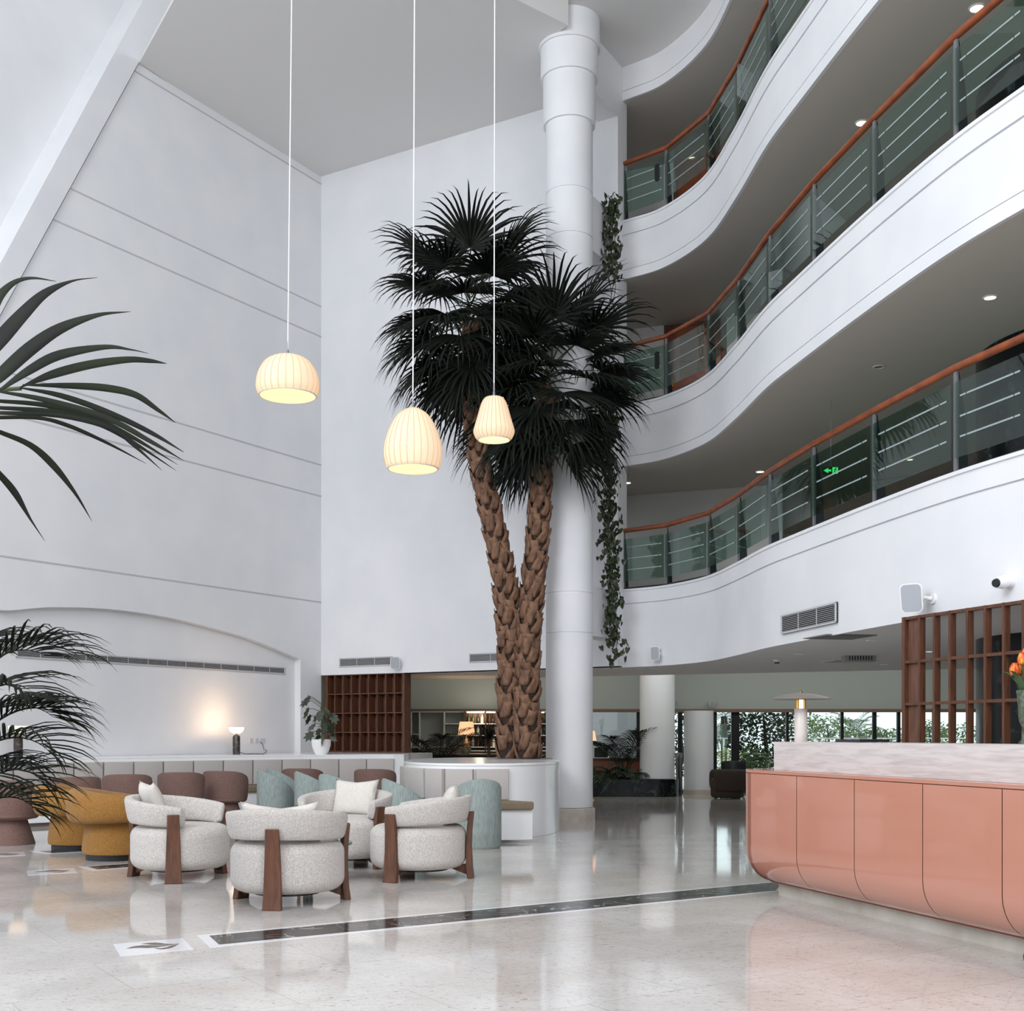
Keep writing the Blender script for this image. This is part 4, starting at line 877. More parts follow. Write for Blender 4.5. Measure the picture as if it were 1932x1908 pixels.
# ================================================================= TALL FAN PALMS
UPV = Vector((0, 0, 1))
def fan(b, base, az, el, pet, R, nseg, rg, open_=2.0, droop=1.0):
    d = Vector((math.cos(az)*math.cos(el), math.sin(az)*math.cos(el), math.sin(el))); s_ = Vector((-math.sin(az), math.cos(az), 0)); up = s_.cross(d)*-1
    if up.z < 0: up = -up
    pts = [base]; dd_ = d.copy()
    for k in range(4): dd_ = (dd_+Vector((0, 0, -.07*droop))).normalized(); pts.append(pts[-1]+dd_*pet/4)
    b.strip(pts, [.018, .015, .012, .010, .010], s_, .5, 1); hub = pts[-1]; d = dd_
    up = d.cross(s_); up = up if up.z > 0 else -up
    for j in range(nseg):
        f = (j/(nseg-1))*2-1; a = f*open_; L = R*(1-.30*abs(f)**2)*rg.uniform(.88, 1.08)
        v = (d*math.cos(a)+s_*math.sin(a)+up*(.10 if j % 2 else .02)).normalized(); p = hub.copy(); pp = [p.copy()]; ns = 6
        dr = rg.uniform(.75, 1.35)*droop
        for k in range(ns):
            p = p+v*L/ns; pp.append(p.copy()); t_ = (k+1)/ns; v = (v+Vector((0, 0, -.52*t_*t_*dr))+Vector((rg.uniform(-.03, .03), rg.uniform(-.03, .03), 0))).normalized()
        sv = v.cross(up); vs0 = (pp[2]-pp[0]).normalized(); side = vs0.cross(up).normalized() if vs0.cross(up).length > .1 else s_
        wmax = .021*R/.9
        b.strip(pp, [.006, wmax*.8, wmax, wmax*.85, wmax*.6, wmax*.35, .0008], side, .55, 0)
def palm(label, path, widths, crown, nleaf, seed, els, R, grp='tall fan palms'):
    rg = random.Random(seed); base = path[0]; t = thing('fan_palm', label, 'palm tree', tuple(base), group=grp)
    pc3 = cat3(path, 10); n = len(pc3); rr = [widths[0]+(widths[1]-widths[0])*(i/(n-1)) for i in range(n)]
    MB().tube(pc3, [r_*.8 for r_ in rr], 16).build('trunk', bark, t)
    b = MB(); L = 0; row = 0; acc = 0; nx = 0
    for i in range(n-1):
        seg = (pc3[i+1]-pc3[i]); sl_ = seg.length; dv = seg.normalized(); x = dv.cross(Vector((0, 1, 0))).normalized(); y = dv.cross(x)
        while nx <= acc+sl_:
            q = pc3[i]+dv*(nx-acc); r_ = rr[i]*.80
            for k in range(4):
                a = 2*PI*k/4+row*.82+rg.uniform(-.12, .12); lean = (1 if (row+k) % 2 else -1)*rg.uniform(.35, .7); hgt = rg.uniform(.24, .34)*r_/.2
                vv = []; out = rg.uniform(.0, 1)
                for u in range(5):
                    f = u/4; hw = (.88-.42*f)*(.92 if u < 4 else 1.0); ac = a+lean*f*.9
                    rad = r_*(1.0+.13*math.sin(f*PI*.8)+.24*f*f*(.5+out*.7))
                    for v in (-1, -.45, .45, 1):
                        aa = ac+v*hw*.75; rz = rad+(.018 if abs(v) < .5 else 0); cz = hgt*f+(.03 if (u == 4 and abs(v) > .9) else 0)
                        if u == 4 and abs(v) > .9: aa = ac+v*hw*.9; rz += .012
                        vv.append(q+(x*math.cos(aa)+y*math.sin(aa))*rz+dv*cz)
                b.add(vv, [(u*4+v, u*4+v+1, (u+1)*4+v+1, (u+1)*4+v) for u in range(4) for v in range(3)])
            row += 1; nx += .118*r_/.16
        acc += sl_
    b.build('leaf_bases', boot, t, solid=.012)
    b = MB(); top = path[-1]
    for i in range(nleaf):
        f = i/nleaf; az = i*2.39996+rg.uniform(-.2, .2); el = math.radians(els[0]+(els[1]-els[0])*f**.8)+rg.uniform(-.12, .12)
        bz = top+(path[-1]-path[-2]).normalized()*(crown*(1-f)-crown*.4)
        fan(b, bz, az, el, R*.72*rg.uniform(.85, 1.1), R*rg.uniform(.85, 1.08), 34, rg, 1.9, 1.25+.5*f)
    b.build('fronds', [leafm, stemg], t); return t
Yp = 18.35
palm('taller fan palm on the left, its trunk leaning out of the white planter', [P(962, 1432, Yp), P(962, 1330, Yp), P(961, 1200, Yp), P(949, 1080, Yp), P(924, 960, Yp), P(903, 860, Yp), P(893, 760, Yp), P(893, 690, Yp), P(890, 615, Yp)], (.215, .135), .9, 42, 5, (64, -42), 1.05)
palm('shorter fan palm on the right, its trunk in front of the column', [P(997, 1432, Yp-.25), P(995, 1330, Yp-.2), P(996, 1220, Yp-.1), P(1005, 1110, Yp), P(1017, 980, Yp), P(1022, 870, Yp), P(1028, 800, Yp), P(1034, 745, Yp)], (.21, .145), .9, 44, 11, (66, -48), 1.08)
# ================================================================= FEATHER PALMS (pinnate)
def frond(b, base, az, el, L, nl, ll, lw_, rg, droop=.9, ldroop=.8, mi=0, spread=1.0):
    p = Vector(base); pts = [p.copy()]; n = 12; e = el
    for k in range(n):
        d = Vector((math.cos(az)*math.cos(e), math.sin(az)*math.cos(e), math.sin(e))); p = p+d*L/n; pts.append(p.copy()); e -= droop/n*(.4+1.2*k/n)
    s_ = Vector((-math.sin(az), math.cos(az), 0)); b.strip(pts, [.012*(1-.8*k/n) for k in range(n+1)], s_, .8, mi)
    for j in range(nl):
        f = .28+.72*j/(nl-1); x = f*n; i = min(int(x), n-1); q = pts[i]+(pts[i+1]-pts[i])*(x-i); dv = (pts[i+1]-pts[i]).normalized()
        for sg in (-1, 1):
            up = dv.cross(s_); up = up if up.z > 0 else -up
            l_ = ll*(.55+.9*math.sin(PI*(.15+.75*(f-.28)/.72)))*rg.uniform(.88, 1.1)*.8; sp_ = spread*(1.05-.55*f); v = (dv*(1-sp_*.5)+s_*sg*sp_+up*.35).normalized(); r_ = q.copy(); pp = [r_.copy()]
            for k in range(5): r_ = r_+v*l_/5; pp.append(r_.copy()); v = (v+Vector((0, 0, -.24*ldroop*(k+1)/2*rg.uniform(.7, 1.3)))).normalized()
            sd = v.cross(up); sd = sd if sd.length > .1 else dv
            b.strip(pp, [lw_*.4, lw_, lw_, lw_*.8, lw_*.45, .0005], sd, .3, mi)
def feather(name, label, base, n, L, els, nl, ll, lw_, seed, m=kent, az0=0, azr=2*PI, droop=1.2, stems=True, cat_='plant', grp=None, potd=None, spread=1.0):
    rg = random.Random(seed); t = thing(name, label, cat_, tuple(base), group=grp); b = MB(); base = Vector(base)
    for i in range(n):
        az = az0+azr*((i+.5)/n)+rg.uniform(-.15, .15); el = math.radians(els[0]+(els[1]-els[0])*((i*7) % n)/max(1, n-1)); frond(b, base+Vector((math.cos(az)*.04, math.sin(az)*.04, 0)), az, el, L*rg.uniform(.8, 1.1), nl, ll, lw_, rg, droop, .8, 0, spread)
    b.build('fronds', m, t)
    if potd:
        r_, h_ = potd; c = (base.x, base.y, base.z-h_-.02); MB().lathe(c, [(r_*.7, 0), (r_, h_), (r_*.92, h_), (r_*.9, h_-.04), (.01, h_-.04)], 32).build('pot', pot, t)
    return t
# lower left kentia, pot outside the frame to the left
kb = Vector((-3.95, 7.9, .0))
t = thing('kentia_palm', 'dark kentia palm with arching feathery fronds at the lower left edge', 'plant', tuple(kb)); rg = random.Random(8); b = MB()
KF = [(-30, 1300, 1.25, .0, 52, 1.7), (-30, 1310, 1.0, .35, 66, 1.9), (-15, 1400, 1.1, .1, 50, 1.9), (-40, 1440, 1.15, -.2, 38, 1.7), (-50, 1350, 1.1, -.5, 40, 1.5), (-20, 1500, .95, -.1, 48, 2.1), (-40, 1560, .9, .1, 55, 2.2), (-60, 1290, .9, 1.6, 60, 1.5), (-50, 1370, .9, -1.5, 50, 1.6), (-40, 1480, 1.0, -.8, 36, 1.7), (-30, 1360, .9, .6, 30, 1.4), (-120, 1300, 1.2, 3.1, 60, 2)]
for tx, ty, L, az, el, dr in KF:
    q = P(tx-30, ty, kb.y+rg.uniform(-.3, .3)); frond(b, q, az, math.radians(el), L*.62, 15, .46, .0125, rg, dr, .8)
b.build('fronds', kent, t)
for k in range(3): MB().tube([kb+Vector((.05*k-.05, 0, .3)), P(-80-10*k, 1450, kb.y), P(-85, 1290, kb.y)], [.03, .02, .012], 8).build('stem', stemg, t)
MB().lathe(kb, [(.2, 0), (.3, .45), (.27, .45), (.26, .4), (.01, .4)], 32).build('pot', pot, t)
# big near frond upper left
NF = [[(-60, 330, 55), (0, 205, 48), (100, 115, 26), (220, 88, 12), (375, 110, 1)], [(-150, 690, 50), (0, 500, 90), (150, 330, 78), (300, 190, 50), (480, 108, 12), (650, 85, 1)], [(-100, 830, 40), (0, 740, 70), (200, 560, 78), (400, 425, 58), (650, 335, 22), (870, 312, 1)],
      [(-20, 850, 10), (200, 700, 45), (400, 600, 48), (700, 548, 24), (870, 565, 8), (990, 590, 1)], [(130, 818, 6), (350, 730, 45), (600, 665, 46), (850, 632, 34), (1000, 640, 22), (1110, 658, 2)], [(150, 800, 6), (450, 805, 28), (700, 820, 36), (900, 865, 30), (1050, 965, 18), (1170, 1052, 2)],
      [(130, 818, 6), (400, 870, 24), (700, 975, 26), (1000, 1115, 20), (1225, 1248, 2)], [(0, 845, 10), (300, 900, 24), (700, 1015, 26), (1000, 1175, 18), (1225, 1305, 1)], [(-40, 905, 16), (300, 935, 24), (600, 1015, 26), (850, 1130, 20), (1185, 1332, 1)],
      [(-60, 950, 16), (350, 978, 24), (650, 1055, 26), (850, 1160, 18), (1000, 1255, 10), (1175, 1372, 1)], [(-60, 985, 16), (400, 1005, 22), (740, 1090, 22), (900, 1210, 14), (1080, 1370, 1)], [(-60, 1018, 18), (250, 1020, 18), (450, 1070, 20), (700, 1180, 14), (975, 1325, 1)],
      [(-90, 1080, 16), (0, 1115, 20), (200, 1200, 26), (350, 1330, 30), (500, 1520, 14), (615, 1712, 1)], [(-100, 1290, 16), (0, 1400, 26), (100, 1520, 28), (200, 1690, 10), (300, 1843, 1)]]
hub = P(-330, 560+250, 3.3); t = thing('kentia_palm', 'near kentia palm whose long dark leaflets reach in at the upper left', 'plant', (hub.x-.25, hub.y, 0)); b = MB()
for j, l in enumerate(NF):
    l2 = [Vector(x) for x in l]; cc = cat3(l2, 5); dz = ((j*5) % 7-3)*.035; n = len(cc); pts = []
    for i, v in enumerate(cc): pts.append((P(v.x/3.5325, 500+v.y/3.5325, 3.3+dz+.10*math.sin(i/n*2)+dz*i/n), max(.2, v.z)/3.5325/F*3.3*.78))
    vv = []; n = len(pts)
    for i, (p, w_) in enumerate(pts):
        d = (pts[min(i+1, n-1)][0]-pts[max(i-1, 0)][0]).normalized(); s_ = d.cross(Vector((0, 1, 0))).normalized(); s_ = (s_+Vector((0, .35, 0)))
        vv += [p-s_*w_, p+Vector((0, .2*w_, 0)), p+s_*w_]
    b.add(vv, [f for i in range(n-1) for f in ((3*i, 3*i+1, 3*i+4, 3*i+3), (3*i+1, 3*i+2, 3*i+5, 3*i+4))])
b.build('leaflets', kent, t, solid=.001)
rb = Vector((hub.x-.25, hub.y, 0)); MB().tube(cat3([rb+Vector((0, 0, .3)), rb+Vector((0, 0, 1.4)), P(-330, 790, 3.3), P(-120, 745, 3.3), P(40, 733, 3.3)]), .006, 8).build('rachis', stemg, t)
MB().lathe(rb, [(.2, 0), (.3, .45), (.27, .45), (.26, .4), (.01, .4)], 32).build('pot', pot, t)
# ================================================================= HANGING IVY
def ivy(label, px, y0, y1, Y, seed, dens, wob):
    rg = random.Random(seed); top = P(px, y0, Y); t = thing('hanging_ivy', label, 'plant', tuple(top), group='trailing ivies beside the column'); b = MB(); s_ = MB(); 
    for v in range(3):
        x0 = px+rg.uniform(-8, 8); L = (y1-y0)*(1 if v == 0 else rg.uniform(.6, .97)); n = int(L/9); pts = []
        for i in range(n+1):
            f = i/n; pts.append(P(x0+wob(y0+L*f)+3*math.sin(i*.7+v), y0+L*f, Y+.05*math.sin(i*.5+v*2)))
        s_.tube(pts, .006, 5)
        for i, p in enumerate(pts[:-1]):
            yy = y0+L*i/n
            for k in range(dens(yy) if v == 0 else max(0, dens(yy)-1)):
                c = p+(pts[i+1]-p)*rg.random()+Vector((rg.gauss(0, .07), rg.gauss(0, .06), rg.gauss(0, .03))); z_ = rg.uniform(.045, .085); az = rg.uniform(PI, 2*PI); nrm = Vector((math.cos(az), math.sin(az), rg.uniform(-.2, .6))).normalized()
                dn = (Vector((rg.uniform(-.4, .4), 0, -1))-nrm*0).normalized(); dn = (dn-nrm*dn.dot(nrm)).normalized(); sd = dn.cross(nrm)
                o_ = [(0, -.2), (.45, -.45), (.62, 0), (.42, .55), (0, 1.1), (-.42, .55), (-.62, 0), (-.45, -.45)]
                vv = [c+nrm*-.008]+[c+sd*x*z_+dn*y*z_+nrm*(-.12*z_ if abs(x) > .3 else 0) for x, y in o_]; vv[0] = c+dn*.25*z_+nrm*.1*z_
                b.add(vv, [(0, k_+1, (k_+1) % 8+1) for k_ in range(8)])
    b.build('leaves', ivym, t); s_.build('vines', stemg, t)
ivy('trailing ivy hanging from the upper beam right of the column', 1152, 368, 745, 19.6, 4, lambda y: 5 if y < 520 else (1 if int(y) % 3 == 0 else 0), lambda y: (y-368)*.015)
ivy('thick trailing ivy hanging lowest, ending above the speaker', 1152, 718, 1250, 19.6, 6, lambda y: 5, lambda y: 4*math.sin(y*.012))
# potted monstera on the ledge
q = P(606, 1421, 20.95); c = Vector((q.x, q.y, ZB)); t = thing('potted_plant', 'split-leaf plant in a white pot on the ledge in front of the bookcase', 'plant', tuple(c))
MB().lathe(c, [(.10, 0), (.135, .06), (.165, .16), (.17, .26), (.158, .26), (.155, .23), (.01, .23)], 36).build('pot', pot, t)
rg = random.Random(2); b = MB(); sm_ = MB()
for k in range(22):
    f = k/21; a = k*2.4; hz = .30+.62*f; st = c+Vector((.03*math.sin(k), .02*math.cos(k), hz-.05)); ln = rg.uniform(.10, .2) if k < 19 else .3
    d = Vector((math.cos(a), math.sin(a)*.7, rg.uniform(-.1, .5))).normalized() if k < 19 else Vector((-.9, 0, .55)).normalized(); tp = st+d*ln; sm_.tube([st, st+d*ln*.6+UPV*.02, tp], .006, 6)
    z_ = rg.uniform(.09, .13); sd = d.cross(UPV).normalized(); sd = (Vector((math.cos(k*1.3)*.5+.6, math.sin(k*1.7)*.5, math.sin(k)*.4))).normalized(); dn = Vector((d.x*.5, -.25, -.9)).normalized()
    o_ = []
    for i in range(16): aa = 2*PI*i/16; r_ = (1 if i % 2 == 0 else .62)*(1-.25*math.cos(aa)); o_.append((math.sin(aa)*r_*.75, math.cos(aa)*-r_+.5))
    b.add([tp]+[tp+sd*x*z_+dn*y*z_ for x, y in o_], [(0, i+1, (i+1) % 16+1) for i in range(16)])
sm_.tube([c+Vector((0, 0, .22)), c+Vector((.02, 0, .5)), c+Vector((0, 0, .85))], [.018, .015, .008], 8); b.build('leaves', monl, t); sm_.build('stems', stemg, t)
# ================================================================= BAR behind the lounge opening
t = thing('bar_shelving', 'lit walnut back-bar shelving between the bar palms', 'shelf', ((905-CX)/F*26.9, 26.9, 0)); Yb = 26.9
def bx(px0, px1, y0, y1, Y0, dY): a = P(px0, y0, Y0); c_ = P(px1, y1, Y0); return Vector(((a.x+c_.x)/2, Y0+dY/2, (a.z+c_.z)/2)), (abs(c_.x-a.x), dY, abs(a.z-c_.z))
def bb(px0, px1, y0, y1, Y0, dY, nm, m, par): c_, d_ = bx(px0, px1, y0, y1, Y0, dY); return MB().box(c_, d_).build(nm, m, par, smooth=False)
barw = mat('bar_oak', (140, 98, 62), .5, col2=(110, 74, 46), scale=6, stretch=(6, 6, .6))
bb(878, 1035, 1342, 1424, 27.05, .04, 'back_panel', barw, t)
for px in (878, 916, 950, 990, 1032): bb(px-1.5, px+1.5, 1342, 1424, 26.75, .3, 'upright', mat('bar_dark', (52, 36, 28), .5), t)
for y in (1343, 1366, 1388, 1410, 1417): bb(878, 1034, y-.8, y+.8, 26.75, .3, 'shelf', satin, t)
for px in (897, 933, 970, 1011): bb(px-16, px+16, 1344.2, 1345.4, 26.8, .06, 'strip_light', glow, t); 
point('bar_strip', ((905-CX)/F*26.7, 26.6, 1.75), 6, (1, .85, .6), .1); point('bar_strip', ((960-CX)/F*26.7, 26.6, 1.3), 5, (1, .85, .6), .1)
bcol = [mat('bottle_dark', (24, 22, 20), .15), mat('bottle_amber', (92, 46, 18), .15), mat('bottle_green', (30, 48, 30), .15), mat('bottle_clear', (170, 176, 172), .1)]
bls = ['dark', 'amber', 'green', 'clear']; rows = [(1366, 'top'), (1388, 'middle'), (1410, 'lower')]; k = 0
rg = random.Random(5); b0 = {}
ORD = ['first', 'second', 'third', 'fourth', 'fifth', 'sixth', 'seventh', 'eighth', 'ninth']
def blab(ci, bi, rn): return '%s bottle, %s from the left on the %s back-bar shelf' % (bls[ci], ORD[bi], rn)
for y, rn in rows:
    for bi, px in enumerate((884, 892, 902, 910, 923, 931, 941, 1020, 1027)):
        ci = rg.randrange(4); q = P(px, y-.8, 26.88); r_ = .035; 
        if ci not in b0:
            tt = thing('bottle', blab(ci, bi, rn), 'bottle', tuple(q), group='%s bottles on the back-bar shelves' % bls[ci]); MB().lathe(q, [(r_, 0), (r_, .13), (.012, .17), (.012, .22)], 14).build('glass', bcol[ci], tt); MB().lathe(q, [(.014, .21), (.014, .235)], 10).build('cap', black, tt); b0[ci] = tt
        else: dup(b0[ci], q, 0, blab(ci, bi, rn))
t = thing('back_cabinet', 'pale grey open shelving unit at the left of the bar', 'cabinet', ((830-CX)/F*26.9, 26.9, 0))
cabm = mat('cabinet_grey', (168, 172, 170), .6); cabl = mat('cabinet_edge', (205, 208, 206), .5)
bb(775, 877, 1343, 1424, 27.1, .04, 'back_panel', cabm, t)
for px in (776, 791, 838, 876): bb(px-1, px+1, 1343, 1424, 26.8, .3, 'upright', cabl, t)
for y0, a_, c_ in ((1386, 775, 791), (1366, 838, 877), (1388, 838, 877), (1343.5, 775, 877), (1410, 775, 877)): bb(a_, c_, y0-.8, y0+.8, 26.8, .3, 'shelf', cabl, t)
t = thing('bar_counter', 'dark bar counter seen above the planter top', 'counter', ((860-CX)/F*24, 24, 0)); 
a_ = P(772, 1421, 24.2); c_ = P(935, 1421, 24.2); MB().box(((a_.x+c_.x)/2, 24.4, .46), (c_.x-a_.x, .6, .9)).build('body', dark, t, smooth=False); MB().box(((a_.x+c_.x)/2, 24.4, .925), (c_.x-a_.x+.06, .66, .03)).build('worktop', mat('bar_top', (70, 60, 48), .3), t, smooth=False, bevel=.004)
TL = ['clear tumbler leftmost of the group near the shade lamp', 'clear tumbler second in the group near the shade lamp', 'clear tumbler stacked on top of two others on the bar', 'clear tumbler fourth in the group left of the shade lamp', 'clear tumbler nearest the shade lamp base', 'clear tumbler at the far left end of the bar counter', 'clear tumbler second from the left end of the bar counter']
for k, px in enumerate((852, 859, 856, 866, 873, 780, 786)):
    q = P(px, 1420, 24.25); z = .94+(.09 if k == 2 else 0)
    if k == 0: gt = MB(); gt.lathe((0, 0, 0), [(.028, 0), (.034, .085), (.031, .085), (.025, .006)], 16, cap=False); g_0 = tag(gt.build('tumbler', mat('tumbler_glass', (160, 168, 168), .08, trans=.6)), TL[0], 'glass', 'tumblers on the bar'); g_0.location = (q.x, q.y, z)
    else: o = g_0.copy(); C.objects.link(o); o['label'] = TL[k]; o.location = (q.x, q.y, z)
# shade lamp
q = P(880, 1421, 24.15); c = Vector((q.x, q.y, .94)); s_ = 24.15/F; t = thing('shade_lamp', 'bar lamp with a glowing peach shade on a round olive vase base', 'lamp', tuple(c))
MB().lathe(c, [(.05, 0), (.09, .05), (.095, .1), (.07, .17), (.03, .24), (.02, .36)], 28).build('vase_base', mat('olive_ceramic', (110, 104, 78), .4), t)
MB().lathe(c, [(.175, .385), (.135, .645), (.13, .645), (.17, .385)], 36, cap=False).build('shade', lampsh, t); point('shade_lamp_bulb', tuple(c+Vector((0, 0, .5))), 6, (1, .7, .45), .05)
q = P(1117, 1384, 24.2); c = Vector((q.x, q.y, .8)); t = thing('shade_lamp', 'lamp with a peach shade half hidden by the right edge of the column', 'lamp', tuple(c))
MB().lathe(c, [(.06, -.8), (.02, -.75), (.02, .35)], 20).build('stand', brass, t); MB().lathe(c, [(.09, .40), (.055, .6), (.05, .6), (.085, .4)], 28, cap=False).build('shade', lampsh, t)
# bar palms
for (px, py, Y, n, L, seed, lab, els) in [(828, 1425, 23.8, 11, 1.15, 3, 'feathery areca palm in front of the bar, left of the shade lamp', (86, 50)), (1020, 1440, 22.3, 6, .8, 9, 'low palm behind the trunks beside the column', (60, 20))]:
    q = P(px, py, Y); feather('areca_palm', lab, (q.x, q.y, .55), n, L, els, 16, .30, .012, seed, potd=(.22, .5), droop=1.5)
q = P(922, 1395, 22.9); t = thing('dracaena', 'spiky dark dracaena between the shade lamp and the palm trunks', 'plant', (q.x, q.y, 0)); rg = random.Random(1); b = MB()
for k in range(70):
    a = rg.uniform(0, 2*PI); e = math.radians(rg.uniform(-25, 85)); v = Vector((math.cos(a)*math.cos(e), math.sin(a)*math.cos(e), math.sin(e))); p = Vector((q.x, q.y, q.z)); pp = [p.copy()]
    for j in range(4): p = p+v*.095; pp.append(p.copy()); v = (v+Vector((0, 0, -.09))).normalized()
    b.strip(pp, [.010, .012, .010, .006, .0005], v.cross(UPV), .3)
b.build('leaves', leafm, t); MB().tube([(q.x, q.y, .3), (q.x, q.y, q.z)], .03, 8).build('stem', bark, t); MB().lathe((q.x, q.y, 0), [(.14, 0), (.18, .35), (.16, .35), (.01, .3)], 24).build('pot', dark, t)
# dark marble planter by the second column
def g2(px, Y): return ((px-CX)/F*Y, Y)
t = thing('marble_planter', 'low dark green marble planter around the rear column', 'planter', (*g2(1190, 25.9), 0)); pl = [g2(1100, 25.6), g2(1240, 25.45)]
for k in range(9): a = -PI/2+PI*k/8; pl.append((c2.x+.46*math.cos(a), c2.y+.46*math.sin(a)))
pl.append((g2(1100, 26.6)[0], 26.4)); MB().prism(pl, 0, .37).build('marble_wall', darkm, t, smooth=False); 
b = MB(); b.prism([(g2(1100, 25.8)[0], 25.75), (c2.x-.45, 25.75), (c2.x-.45, 26.2), (g2(1100, 25.8)[0], 26.2)], .36, .40); b.build('soil', soil, t, smooth=False)
q = P(1180, 1460, 25.95); feather('kentia_palm', 'kentia palm growing from the dark marble planter left of the rear column', (q.x, q.y, .40), 8, 1.35, (88, 50), 22, .34, .015, 21, droop=1.25, m=leafm)
for k, (px, lab) in enumerate([(1135, 'low bushy plant at the left end of the dark planter'), (1158, 'low leafy plant in the middle of the dark planter'), (1196, 'low leafy plant against the rear column')]):
    q = P(px, 1462, 25.9); feather('leafy_plant', lab, (q.x, q.y, .38), 9, .42 if k else .6, (70, 15), 7, .2, .022, 30+k, m=monl, droop=1.6, grp='low plants in the dark planter')
# terracotta counter, chair and bright wall behind
t = thing('terracotta_counter', 'low terracotta panel counter behind the dark planter', 'counter', (*g2(1165, 26.9), 0)); MB().box((g2(1165, 26.9)[0], 26.95, .38), (1.1, .2, .76)).build('panel', clay, t, smooth=False); MB().box((g2(1165, 26.9)[0], 26.93, .78), (1.14, .26, .03)).build('worktop', mat('counter_top_dark', (90, 60, 46), .4), t, smooth=False)
tag(MB().box((g2(1134, 26.93)[0], 26.93, .92), (.3, .12, .22)).build('till_screen', black, smooth=False, bevel=.01), 'black till screen on the terracotta counter', 'screen')
struct(MB().box((1.9, 29.6, 1.6), (3.6, .2, 3.2)).build('wall_courtyard', mat('courtyard_white', (206, 206, 212), .7), smooth=False))
# stair rails by the passage
for k, px in enumerate((1277, 1284)):
    q = g2(px, 25.6+.25*k); t = thing('stair_handrail', ['steel handrail post nearer the rear column', 'steel handrail post beside the far column'][k], 'handrail', (q[0], q[1], 0), group='steel handrails')
    MB().tube([(q[0], q[1], 0), (q[0], q[1], .82), (q[0]+.03, q[1]+.12, .9), (q[0]+.03, q[1]+.6, .9)], .03, 10).build('rail', steell, t)
# far sofa and chairs
q = g2(1372, 24.9); browns = mat('brown_sofa', (54, 42, 36), .9, bump=.3, bscale=40)
t = thing('tub_chair', 'dark brown rounded tub chair at the far end beside the desk', 'armchair', (q[0], q[1], 0)); c = (q[0], q[1], 0)
b = MB(); b.band(.36, .22, -2.5, 2.5, lambda a: .17, lambda a: .60, n=44, m=20, e=3, c=c); b.build('backrest', browns, t); b = MB(); drum(b, .34, .02, .42, .06, c=c); b.build('seat', browns, t)
for k, (px, Y, lab) in enumerate([(1378, 26.4, 'grey metal cafe chair by the window, left one'), (1390, 26.7, 'grey metal cafe chair by the window, right one')]):
    q = g2(px, Y); t = thing('cafe_chair', lab, 'chair', (q[0], q[1], 0), group='cafe chairs by the window'); x, y = q
    MB().box((x, y, .44), (.42, .42, .03)).build('seat', browns, t, smooth=False, bevel=.01); b = MB(); b.band(.22, .02, -1.2+PI/2, 1.2+PI/2, lambda a: .5, lambda a: .74, n=20, c=(x, y-.1, 0)); b.build('backrest', steel, t)
    for sx in (-1, 1):
        for sy in (-1, 1): MB().tube([(x+.18*sx, y+.18*sy, 0), (x+.17*sx, y+.17*sy, .43)], .012, 8).build('leg', steel, t)
# ================================================================= OUTSIDE: trees, palms, parapet
def bush(name, label, c, rx, ry, rz_, n, size, m, seed, trunk=None, grp=None, cat_='tree'):
    rg = random.Random(seed); t = thing(name, label, cat_, (c[0], c[1], 0), group=grp); b = MB()
    for i in range(n):
        while True:
            v = Vector((rg.uniform(-1, 1), rg.uniform(-1, 1), rg.uniform(-1, 1)))
            if .25 < v.length < 1: break
        p = Vector((c[0]+v.x*rx, c[1]+v.y*ry, c[2]+v.z*rz_)); a = rg.uniform(0, 2*PI); e = rg.uniform(-.9, .9); d = Vector((math.cos(a)*math.cos(e), math.sin(a)*math.cos(e), math.sin(e))); s_ = d.cross(Vector((rg.uniform(-1, 1), rg.uniform(-1, 1), 1))).normalized(); z_ = size*rg.uniform(.6, 1.2)
        b.add([p, p+d*z_*.5+s_*z_*.28, p+d*z_, p+d*z_*.5-s_*z_*.28], [(0, 1, 2, 3)])
    b.build('foliage', m, t)
    if trunk: MB().tube([(c[0], c[1], -.05), (c[0]+.1, c[1], c[2]*.6), (c[0], c[1], c[2]+rz_*.4)], [trunk, trunk*.8, trunk*.3], 8).build('trunk', bark, t)
    return t
def o3(px, py, Y): return P(px, py, Y)
q = o3(1440, 1400, 31); bush('garden_tree', 'large dark leafy tree outside, left of the desk lamp', (q.x, q.y, 1.3), .95, .9, 1.35, 2600, .14, hedged, 41, .08, 'garden trees')
q = o3(1281, 1400, 30.4); bush('garden_tree', 'dark leafy tree seen through the gap between the rear columns', (q.x, q.y, 1.3), .5, .6, 1.2, 1000, .12, hedged, 44, .06, 'garden trees')
q = o3(1425, 1470, 29.6); bush('garden_shrub', 'green shrub under the dark tree outside', (q.x, q.y, .5), .5, .4, .55, 700, .12, hedge, 45, None, None, 'shrub')
q = o3(1372, 1450, 33); feather('garden_palm', 'yellow-green palm clump seen through the narrow window left of the dark mullion', (q.x, q.y, .2), 12, 1.3, (75, 15), 12, .3, .02, 46, m=hedgey, droop=1.6, cat_='plant')
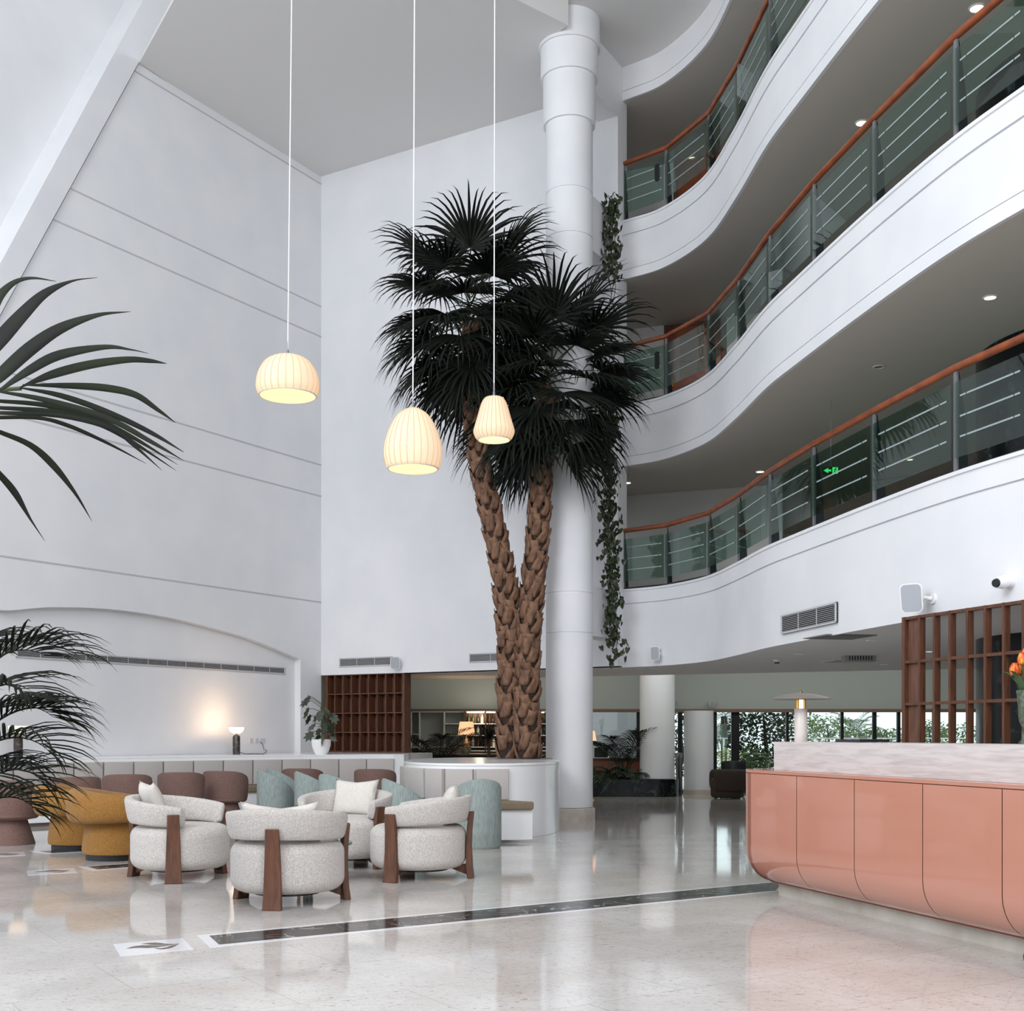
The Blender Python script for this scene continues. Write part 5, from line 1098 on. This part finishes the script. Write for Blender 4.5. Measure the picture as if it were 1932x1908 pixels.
for k, (px, py, Y, rx, rz_, sz, lab) in enumerate([(1508, 1375, 40, .9, .75, .2, 'pale green tree outside right of the desk lamp stem'), (1560, 1378, 42, 1.0, .7, .2, 'loose green tree outside left of the far palm'), (1622, 1390, 44, 1.2, .45, .2, 'low round green bush outside under the far palm'), (1672, 1392, 43, 1.2, .4, .2, 'low green bush outside next to the lattice'), (1752, 1384, 40, .8, .6, .2, 'green tree seen through the first open lattice cells'), (1815, 1388, 41, 1.4, .5, .2, 'green bush seen through the middle lattice cells')]):
    q = o3(px, py, Y); bush('garden_tree', lab, (q.x, q.y, q.z), rx, 1.0, rz_*.8, 900, sz*.62, hedge, 50+k, .05, 'garden trees')
q = o3(1612, 1388, 46); feather('garden_palm', 'date palm with arching fronds outside, seen above the desk', (q.x, q.y, q.z), 16, 1.3, (80, 5), 16, .28, .018, 60, m=mat('far_palm', (96, 112, 84), .7), droop=1.5, cat_='palm tree')
q = o3(1366, 1352, 44); feather('garden_palm', 'grey-green palm crown outside, at the top of the narrow window', (q.x, q.y, q.z), 16, 1.3, (60, -60), 16, .3, .02, 61, m=mat('far_palm2', (104, 118, 104), .7), droop=1.5, cat_='palm tree'); MB().tube([(q.x, q.y, -.05), (q.x, q.y, q.z)], .12, 8).build('trunk', bark, [o for o in C.objects if o.name.startswith('garden_palm')][-1])
t = thing('parapet_rail', 'thin white glass balustrade rail outside the windows', 'railing', (8, 34, 0)); MB().box((10, 34, 1.21), (26, .05, .03)).build('rail', satin, t, smooth=False)
for k in range(14): MB().box((-2+2*k, 34, .55), (.05, .05, 1.3)).build('post', satin, t, smooth=False)
# low blue footstool at the lower right corner
t = thing('footstool', 'low round blue footstool just peeking in at the lower right corner', 'stool', (3.11, 6.85, 0)); bl_ = mat('blue_leather', (36, 58, 78), .5)
b = MB(); drum(b, .18, .015, .11, .045, c=(3.11, 6.85, 0)); b.build('cushion', bl_, t)
MB().lathe((3.11, 6.85, 0), [(.13, 0), (.13, .02)], 32).build('base', black, t)
